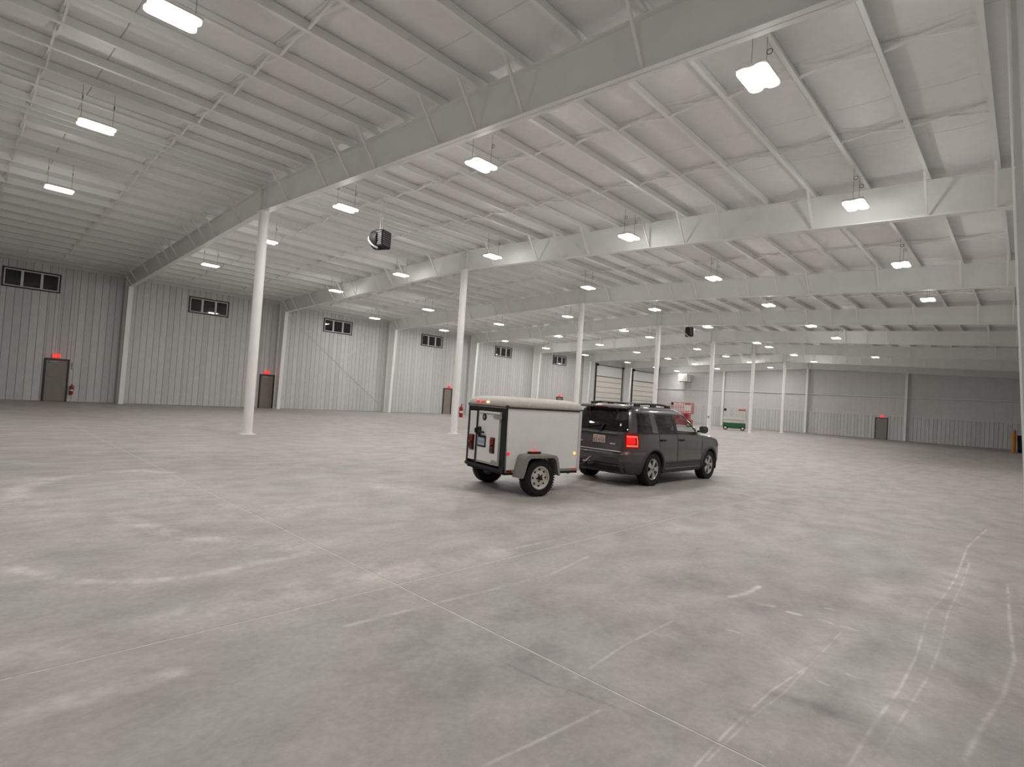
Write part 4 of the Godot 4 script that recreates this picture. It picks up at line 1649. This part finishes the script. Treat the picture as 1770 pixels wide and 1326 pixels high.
	var q := [Vector3(-0.098, 0.862, 2.1725), Vector3(0.198, 0.862, 2.1725), Vector3(0.198, 1.008, 2.1725), Vector3(-0.098, 1.008, 2.1725)]
	var uvs := [Vector2(0, 1), Vector2(1, 1), Vector2(1, 0), Vector2(0, 0)]
	for i in [0, 2, 1, 0, 3, 2]:
		s.set_uv(uvs[i])
		s.add_vertex(q[i])
	obj("plate_print", s, pm, plate)
	s = begin()
	cbox(s, Vector3(0, 0.715, 2.20), Vector3(1.25, 0.02, 0.075), 0.006)
	obj("bumper_step", s, M.alloy, t)
	s = begin()
	suv_rear_patch(s, -0.70, 0.70, 0.30, 0.46, 0.006, 10, 2)
	obj("bumper_inset", s, M.seam, t)
	for e in [[0.40, 0.83], [-0.44, 0.83]]:
		s = begin()
		cbox(s, Vector3(e[0], e[1] + 0.03, 2.168), Vector3(0.13, 0.028, 0.008), 0.003)
		obj("badge", s, M.alloy, t)
	s = begin()
	tube(s, Vector3(0.04, 1.13, 2.10), Vector3(0.06, 1.13, 2.17), 0.04, 10)
	tube(s, Vector3(0.05, 1.06, 2.16), Vector3(0.12, 1.25, 2.12), 0.02, 6)
	tube(s, Vector3(0.12, 1.25, 2.12), Vector3(-0.30, 1.17, 2.135), 0.010, 6)
	obj("rear_wiper", s, M.seam, t)
	s = begin()
	prism(s, [Vector2(1.84, 1.640), Vector2(2.035, 1.600), Vector2(2.045, 1.622), Vector2(1.98, 1.658), Vector2(1.80, 1.675)], Transform3D(Basis(Vector3(0, 0, 1), Vector3.UP, Vector3(-1, 0, 0)), Vector3.ZERO), 1.18)
	var sp := obj("roof_spoiler", s, M.grey_metallic, t)
	s = begin()
	cbox(s, Vector3(-0.05, 1.612, 2.042), Vector3(0.40, 0.03, 0.018), 0.005)
	obj("brake_lamp", s, M.lens_dark_red, sp)
	for x in [-0.36, 0.36]:
		s = begin()
		cbox(s, Vector3(x, 1.57, 1.985), Vector3(0.05, 0.09, 0.05), 0.01, Basis(Vector3.RIGHT, -0.25))
		obj("glass_hinge", s, M.seam, t)
	# roof rails
	for x in [-0.56, 0.56]:
		s = begin()
		pipe_run(s, [Vector3(x, 1.645, 1.72), Vector3(x, 1.715, 1.56), Vector3(x, 1.735, 1.2), Vector3(x, 1.735, 0.65), Vector3(x, 1.715, 0.34), Vector3(x, 1.655, 0.16)], 0.022, 8)
		for z in [1.58, 0.93, 0.30]:
			cbox(s, Vector3(x, 1.685, z), Vector3(0.045, 0.085, 0.22), 0.012)
		obj("roof_rail", s, M.black_frame, t)
	for z in [1.30, 0.55]:
		s = begin()
		cbox(s, Vector3(0, 1.74, z), Vector3(1.12, 0.020, 0.06), 0.008)
		obj("cross_bar", s, M.galvanised, t)
	# cabin
	s = begin()
	box(s, Vector3(0, 0.50, 0.45), Vector3(1.50, 0.05, 3.1))
	box(s, Vector3(0, 0.75, -1.05), Vector3(1.50, 0.55, 0.10))
	obj("cabin_floor", s, M.interior, t)
	s = begin()
	cbox(s, Vector3(0, 1.00, -0.85), Vector3(1.46, 0.26, 0.36), 0.06)
	obj("dashboard", s, M.interior, t)
	s = begin()
	var ring := []
	for k in 17:
		var a := TAU * k / 16.0
		ring.append(Vector3(-0.38 + 0.18 * cos(a), 1.02 + 0.17 * sin(a), -0.55 + 0.07 * sin(a)))
	pipe_run(s, ring, 0.016, 6)
	obj("steering_wheel", s, M.seam, t)
	for e in [[-0.38, 0.0, 0.52], [0.38, 0.0, 0.52], [0.0, 0.95, 1.30]]:
		s = begin()
		cbox(s, Vector3(e[0], 0.70, e[1] - 0.12), Vector3(e[2], 0.20, 0.52), 0.06)
		cbox(s, Vector3(e[0], 1.02, e[1] + 0.18), Vector3(e[2], 0.62, 0.15), 0.05, Basis(Vector3.RIGHT, 0.18))
		var heads := [e[0]] if e[2] < 1.0 else [-0.42, 0.42]
		for x in heads:
			cbox(s, Vector3(x, 1.41, e[1] + 0.25), Vector3(0.26, 0.17, 0.10), 0.04)
		obj("seat", s, M.seat_cloth, t)
	# hitch and exhaust
	s = begin()
	box(s, Vector3(0, 0.38, 2.12), Vector3(0.07, 0.07, 0.50))
	box(s, Vector3(0, 0.40, 2.02), Vector3(1.0, 0.07, 0.07))
	tube(s, Vector3(0, 0.41, 2.33), Vector3(0, 0.46, 2.33), 0.018, 8)
	obj("hitch_bar", s, M.seam, t)
	s = begin()
	tube(s, Vector3(-0.60, 0.33, 1.7), Vector3(-0.60, 0.33, 2.20), 0.034, 12)
	obj("exhaust_tip", s, M.chrome, t)

func roof_ring(x: float, z0: float, z1: float, r: float, y: float) -> Array:
	var p := []
	for c in [[1, 1, 0.0], [1, -1, -PI / 2], [-1, -1, PI], [-1, 1, PI / 2]]:
		for k in 6:
			var a: float = c[2] + PI / 2 - PI / 2 * k / 5.0
			var cz := z1 - r if c[1] > 0 else z0 + r
			p.append(Vector3(c[0] * (x - r) + r * cos(a), y, cz + r * sin(a)))
	p.append(p[0])
	p.reverse()
	return p

func make_trailer() -> void:
	var t := thing("cargo_trailer", "small white enclosed cargo trailer with rounded roof, hitched behind the grey vehicle", "trailer", w(-6.763, 0, 7.208), -0.18)
	var hw := 0.602
	var zr := 0.606
	var zf := -1.085
	var yb := 0.394
	var yt := 1.47
	var s := begin()
	for side in [-1.0, 1.0]:
		s = begin()
		cbox(s, Vector3(side * (hw - 0.012), (yb + yt) * 0.5, (zr + zf) * 0.5), Vector3(0.024, yt - yb, zr - zf - 0.03), 0.004)
		var panel := obj("side_panel", s, M.trailer_white, t)
		for fz in [-0.82, -0.48, -0.10, 0.28]:
			for k in 7:
				s = begin()
				lathe(s, [Vector2(0.008, 0.0), Vector2(0.006, 0.003), Vector2(0.0, 0.004)], Transform3D(Basis(Vector3(0, 0, 1), -side * PI / 2), Vector3(side * hw, 0.52 + 0.14 * k, fz)), 8)
				obj("rivet", s, M.trailer_white, panel)
		s = begin()
		cbox(s, Vector3(side * hw, (yb + yt) * 0.5, zf + 0.03), Vector3(0.03, yt - yb, 0.06), 0.006)
		obj("front_corner_trim", s, M.tag_white, t)
		s = begin()
		box(s, Vector3(side * (hw - 0.006), yb + 0.012, (zr + zf) * 0.5), Vector3(0.03, 0.045, zr - zf - 0.05))
		var rail := obj("bottom_rail", s, M.fender_steel, t)
		for e in [[zf + 0.14, M.lens_amber], [zr - 0.10, M.lens_red]]:
			s = begin()
			box(s, Vector3(side * (hw + 0.011), yb + 0.012, e[0]), Vector3(0.006, 0.03, 0.11))
			obj("reflector", s, e[1], rail)
		for e in [[zf + 0.13, M.amber_lamp_glow, M.lens_amber], [zr - 0.07, M.marker_lamp_glow, M.lens_red]]:
			s = begin()
			lathe(s, [Vector2(0.028, 0.0), Vector2(0.026, 0.012), Vector2(0.012, 0.02), Vector2(0.0, 0.021)], Transform3D(Basis(Vector3(0, 0, 1), -side * PI / 2), Vector3(side * hw, 0.70, e[0])), 14)
			obj("side_marker_lamp", s, e[1], t)
	s = begin()
	cbox(s, Vector3(0, (yb + yt) * 0.5, zf + 0.012), Vector3(hw * 2.0 - 0.03, yt - yb, 0.024), 0.004)
	obj("front_panel", s, M.trailer_white, t)
	s = begin()
	box(s, Vector3(0, yb - 0.02, (zr + zf) * 0.5), Vector3(hw * 2.0 - 0.05, 0.07, zr - zf - 0.04))
	obj("floor_frame", s, M.seam, t)
	# rounded roof cap and its dark drip edge
	s = begin()
	box(s, Vector3(0, yt + 0.005, (zr + zf) * 0.5), Vector3(hw * 2.0 + 0.02, 0.05, zr - zf + 0.03))
	obj("drip_edge", s, M.dark_steel, t)
	s = begin()
	var rows := []
	for e in [[-0.02, 0.0], [0.040, 0.006], [0.048, 0.045], [0.038, 0.09], [0.0, 0.128], [-0.08, 0.155], [-0.22, 0.172], [-0.45, 0.178]]:
		rows.append(roof_ring(hw + e[0], zf - e[0], zr + e[0], maxf(0.15 + e[0] * 0.25, 0.03), yt + 0.005 + e[1]))
	sheet(s, rows)
	var top: Array = rows[-1]
	for i in range(1, top.size() - 2):
		tri(s, top[0], top[i], top[i + 1])
	var cap := obj("roof_cap", s, M.trailer_roof, t)
	for e in [[-0.26, M.marker_lamp_glow], [-0.10, M.marker_lamp_glow], [0.06, M.marker_lamp_hot_glow]]:
		s = begin()
		cbox(s, Vector3(e[0] + 0.02, yt + 0.065, zr + 0.045), Vector3(0.085, 0.045, 0.03), 0.012)
		obj("marker_lamp", s, e[1], cap)
	# rear: dark frame, narrow fixed panel, hinged door
	s = begin()
	box(s, Vector3(hw - 0.065, (yb + yt) * 0.5, zr - 0.015), Vector3(0.13, yt - yb, 0.06))
	box(s, Vector3(-hw + 0.03, (yb + yt) * 0.5, zr - 0.02), Vector3(0.06, yt - yb, 0.05))
	box(s, Vector3(0, yt - 0.045, zr - 0.02), Vector3(hw * 2.0 - 0.02, 0.09, 0.05))
	box(s, Vector3(0, yb + 0.015, zr - 0.01), Vector3(hw * 2.0, 0.05, 0.07))
	box(s, Vector3(-0.265, (yb + yt) * 0.5, zr - 0.025), Vector3(0.05, yt - yb, 0.05))
	obj("rear_frame", s, M.black_frame, t)
	s = begin()
	cbox(s, Vector3(0, yt - 0.012, zr + 0.012), Vector3(hw * 2.0 - 0.06, 0.018, 0.02), 0.004)
	obj("header_strip", s, M.galvanised, t)
	s = begin()
	cbox(s, Vector3(-0.415, (yb + yt) * 0.5 - 0.01, zr - 0.005), Vector3(0.24, yt - yb - 0.20, 0.03), 0.006)
	var fixed := obj("fixed_panel", s, M.trailer_white, t)
	s = begin()
	cbox(s, Vector3(0.11, (yb + yt) * 0.5 - 0.01, zr + 0.004), Vector3(0.68, yt - yb - 0.17, 0.04), 0.008)
	var door := obj("rear_door", s, M.trailer_white, t)
	s = begin()
	for e in [[0.11, yt - 0.14, 0.66, 0.02], [0.11, yb + 0.10, 0.66, 0.02]]:
		box(s, Vector3(e[0], e[1], zr + 0.026), Vector3(e[2], e[3], 0.006))
	for e in [-0.22, 0.44]:
		box(s, Vector3(e, (yb + yt) * 0.5 - 0.01, zr + 0.026), Vector3(0.018, yt - yb - 0.18, 0.006))
	obj("door_edge_trim", s, M.galvanised, door)
	for e in [[-0.415, fixed], [0.26, door]]:
		for k in 2:
			s = begin()
			cbox(s, Vector3(e[0], 0.74 + 0.125 * k, zr + 0.035), Vector3(0.115, 0.118, 0.04), 0.012)
			obj("tail_lamp", s, M.lens_red if k == 1 else M.lens_dark_red, e[1])
		s = begin()
		box(s, Vector3(e[0], 0.80, zr + 0.022), Vector3(0.135, 0.27, 0.02))
		obj("lamp_gasket", s, M.seam, e[1])
		s = begin()
		cbox(s, Vector3(e[0], 0.87, zr + 0.056), Vector3(0.05, 0.045, 0.008), 0.003)
		obj("lamp_highlight_lens", s, M.lens_red, e[1])
	s = begin()
	cbox(s, Vector3(-0.07, 0.845, zr + 0.032), Vector3(0.25, 0.20, 0.018), 0.006)
	var frame := obj("plate_frame", s, M.seam, door)
	# number plate print: pale blue with darker characters too blurred to read
	var img := Image.create(48, 28, false, Image.FORMAT_RGB8)
	img.fill(Color(0.72, 0.75, 0.80))
	for k in 6:
		var x := 6 + k * 6 + (2 if k > 2 else 0)
		img.fill_rect(Rect2i(x, 9, 3, 11), Color(0.36, 0.40, 0.50))
	img.fill_rect(Rect2i(3, 2, 42, 3), Color(0.58, 0.62, 0.72))
	var pm := mat("trailer_plate_print", Color.WHITE, 0.4)
	pm.albedo_texture = ImageTexture.create_from_image(img)
	s = begin()
	var q := [Vector3(-0.175, 0.775, zr + 0.0425), Vector3(0.035, 0.775, zr + 0.0425), Vector3(0.035, 0.905, zr + 0.0425), Vector3(-0.175, 0.905, zr + 0.0425)]
	var uvs := [Vector2(0, 1), Vector2(1, 1), Vector2(1, 0), Vector2(0, 0)]
	for i in [0, 2, 1, 0, 3, 2]:
		s.set_uv(uvs[i])
		s.add_vertex(q[i])
	obj("plate_print", s, pm, frame)
	s = begin()
	lathe(s, [Vector2(0.062, 0.0), Vector2(0.060, 0.008), Vector2(0.0, 0.010)], Transform3D(Basis(Vector3.RIGHT, PI / 2), Vector3(-0.03, 1.27, zr + 0.024)), 24)
	var badge := obj("round_badge", s, M.seam, door)
	s = begin()
	lathe(s, [Vector2(0.030, 0.010), Vector2(0.028, 0.013), Vector2(0.0, 0.014)], Transform3D(Basis(Vector3.RIGHT, PI / 2), Vector3(-0.03, 1.27, zr + 0.024)), 18)
	obj("badge_centre", s, M.fender_steel, badge)
	s = begin()
	cbox(s, Vector3(-0.14, 1.02, zr + 0.05), Vector3(0.07, 0.15, 0.05), 0.015)
	cbox(s, Vector3(-0.05, 1.005, zr + 0.07), Vector3(0.20, 0.035, 0.025), 0.01)
	cbox(s, Vector3(-0.25, 1.02, zr + 0.045), Vector3(0.06, 0.09, 0.05), 0.012)
	obj("latch_handle", s, M.seam, door)
	s = begin()
	tube(s, Vector3(-0.262, yb + 0.06, zr + 0.03), Vector3(-0.262, yt - 0.08, zr + 0.03), 0.012, 8)
	obj("lock_rod", s, M.dark_steel, door)
	for y in [1.29, 0.525]:
		s = begin()
		prism(s, [Vector2(-0.13, 0.028), Vector2(-0.16, 0.0), Vector2(-0.13, -0.028), Vector2(0.08, -0.018), Vector2(0.08, 0.018)], Transform3D(Basis.IDENTITY, Vector3(0.41, y, zr + 0.034)), 0.014)
		tube(s, Vector3(0.48, y - 0.04, zr + 0.03), Vector3(0.48, y + 0.04, zr + 0.03), 0.016, 10)
		obj("hinge", s, M.galvanised, door)
	# fenders and wheels
	for side in [-1.0, 1.0]:
		s = begin()
		var outer := [Vector2(0.43, 0.33), Vector2(0.345, 0.64), Vector2(0.31, 0.685), Vector2(0.26, 0.70), Vector2(-0.26, 0.70), Vector2(-0.31, 0.685), Vector2(-0.345, 0.64), Vector2(-0.41, 0.36)]
		var inner := []
		for p in outer:
			inner.append(Vector2(p.x * 0.965, p.y - 0.015))
		inner.reverse()
		prism(s, outer + inner, Transform3D(Basis(Vector3(0, 0, 1), Vector3.UP, Vector3(-1, 0, 0)), Vector3(side * (hw + 0.135), 0, 0)), 0.27)
		var lip := [Vector2(0.43, 0.33), Vector2(0.345, 0.64), Vector2(0.31, 0.685), Vector2(0.26, 0.70), Vector2(-0.26, 0.70), Vector2(-0.31, 0.685), Vector2(-0.345, 0.64), Vector2(-0.41, 0.36), Vector2(-0.37, 0.36), Vector2(-0.305, 0.60), Vector2(-0.25, 0.65), Vector2(0.25, 0.65), Vector2(0.305, 0.60), Vector2(0.385, 0.33)]
		prism(s, lip, Transform3D(Basis(Vector3(0, 0, 1), Vector3.UP, Vector3(-1, 0, 0)), Vector3(side * (hw + 0.265), 0, 0)), 0.012)
		var fen := obj("fender", s, M.fender_steel, t)
		s = begin()
		cbox(s, Vector3(side * (hw + 0.03), 0.725, 0.0), Vector3(0.05, 0.04, 0.16), 0.012)
		obj("fender_lamp", s, M.marker_lamp_glow, fen)
		s = begin()
		cbox(s, Vector3(side * (hw + 0.03), 0.72, 0.0), Vector3(0.06, 0.03, 0.26), 0.006)
		obj("fender_lamp_base", s, M.seam, fen)
		var at := Vector3(side * (hw + 0.14), 0.315, 0)
		var ty := tyre(t, at, 0.315, 0.19, side, 0.19)
		var lay := Transform3D(Basis(Vector3(0, 0, 1), -side * PI / 2), at)
		s = begin()
		lathe(s, [Vector2(0.205, 0.05), Vector2(0.20, 0.088), Vector2(0.185, 0.092), Vector2(0.175, 0.06), Vector2(0.155, 0.045), Vector2(0.11, 0.062), Vector2(0.055, 0.066), Vector2(0.0, 0.066)], lay, 36)
		obj("steel_rim", s, M.wheel_white, ty)
		for k in 8:
			var a := TAU * k / 8.0
			s = begin()
			lathe(s, [Vector2(0.020, 0.0), Vector2(0.018, 0.004), Vector2(0.0, 0.004)], lay * Transform3D(Basis.IDENTITY, Vector3(0.135 * cos(a), 0.056, 0.135 * sin(a))), 10)
			obj("rim_hole", s, M.seam, ty)
		s = begin()
		lathe(s, [Vector2(0.042, 0.06), Vector2(0.038, 0.10), Vector2(0.0, 0.105)], lay, 16)
		for k in 5:
			var a := TAU * k / 5.0 + 0.2
			lathe(s, [Vector2(0.013, 0.0), Vector2(0.011, 0.02), Vector2(0.0, 0.021)], lay * Transform3D(Basis.IDENTITY, Vector3(0.062 * cos(a), 0.065, 0.062 * sin(a))), 6)
		obj("hub", s, M.seam, ty)
	s = begin()
	tube(s, Vector3(-hw - 0.05, 0.315, 0), Vector3(hw + 0.05, 0.315, 0), 0.035, 12)
	obj("axle", s, M.seam, t)
	# tongue, coupler, jack
	s = begin()
	var tip := Vector3(-0.12, 0.44, -2.08)
	for x in [-0.42, 0.42]:
		var a := Vector3(x, 0.38, zf + 0.05)
		var b := Vector3(-0.12 + x * 0.08, 0.42, -1.95)
		var d := (b - a).normalized()
		var r := Vector3.UP.cross(d).normalized()
		box(s, (a + b) * 0.5, Vector3(0.05, 0.07, (b - a).length()), Basis(r, d.cross(r), d))
	obj("tongue", s, M.seam, t)
	s = begin()
	cbox(s, tip + Vector3(0, 0.0, 0.06), Vector3(0.10, 0.08, 0.26), 0.025)
	tube(s, tip + Vector3(0, 0.03, 0.12), tip + Vector3(0, 0.10, 0.0), 0.012, 6)
	obj("coupler", s, M.chrome, t)
	s = begin()
	tube(s, Vector3(-0.26, 0.18, -1.62), Vector3(-0.26, 0.80, -1.62), 0.03, 10)
	tube(s, Vector3(-0.26, 0.80, -1.62), Vector3(-0.40, 0.82, -1.62), 0.010, 6)
	obj("jack", s, M.galvanised, t)

# ---------------------------------------------------------------- scene

const LAMP_ENERGY := 3.9
const LENS_ENERGY := 0.66

func _ready() -> void:
	# camera
	var yaw := 0.762758
	var pitch := 0.027785
	var roll := 0.065265
	var f := Vector3(-sin(yaw) * cos(pitch), sin(pitch), -cos(yaw) * cos(pitch))
	var r0 := Vector3(cos(yaw), 0, -sin(yaw))
	var u0 := r0.cross(f).normalized()
	var cam := Camera3D.new()
	cam.name = "camera"
	cam.fov = rad_to_deg(2.0 * atan(663.0 / 939.63))
	cam.near = 0.05
	cam.far = 300.0
	var right := r0 * cos(roll) + u0 * sin(roll)
	var up := u0 * cos(roll) - r0 * sin(roll)
	cam.transform = Transform3D(Basis(right, up, -f), Vector3(0, 1.62, 0))
	add_child(cam)
	cam.current = true
	# night outside, all light from the lamps
	var env := Environment.new()
	env.background_mode = Environment.BG_COLOR
	env.background_color = Color(0.012, 0.014, 0.02)
	env.ambient_light_source = Environment.AMBIENT_SOURCE_DISABLED
	env.tonemap_mode = Environment.TONE_MAPPER_LINEAR
	env.tonemap_exposure = 1.0
	env.sdfgi_enabled = true
	env.ssao_enabled = true
	env.ssil_enabled = true
	var we := WorldEnvironment.new()
	we.environment = env
	add_child(we)
	make_materials()
	make_floor()
	make_ceiling()
	make_walls()
	make_frames()
	make_columns()
	make_pipes()
	make_lamps()
	make_suv()
	make_trailer()
	scissor_lift(w(-20.5, 0, 52.6), 0.35, 0.30, M.green_enamel, M.white_enamel, M.white_enamel, "green scissor lift with white guard rails parked before the far wall")
	scissor_lift(w(-24.7, 0, 50.2), 0.2, 0.55, M.red_enamel, M.red_rail, M.red_enamel, "red scissor lift with raised red guard rails beyond the grey vehicle")
	fan(w(-14.57, 6.2, 8.94), 0.35, "dark round fan unit hanging over the nearest lamp rows")
	fan(w(-14.65, 6.2, 30.0), 0.35, "small far dark fan unit hanging beyond the fourth roof beam")
	make_small_things()
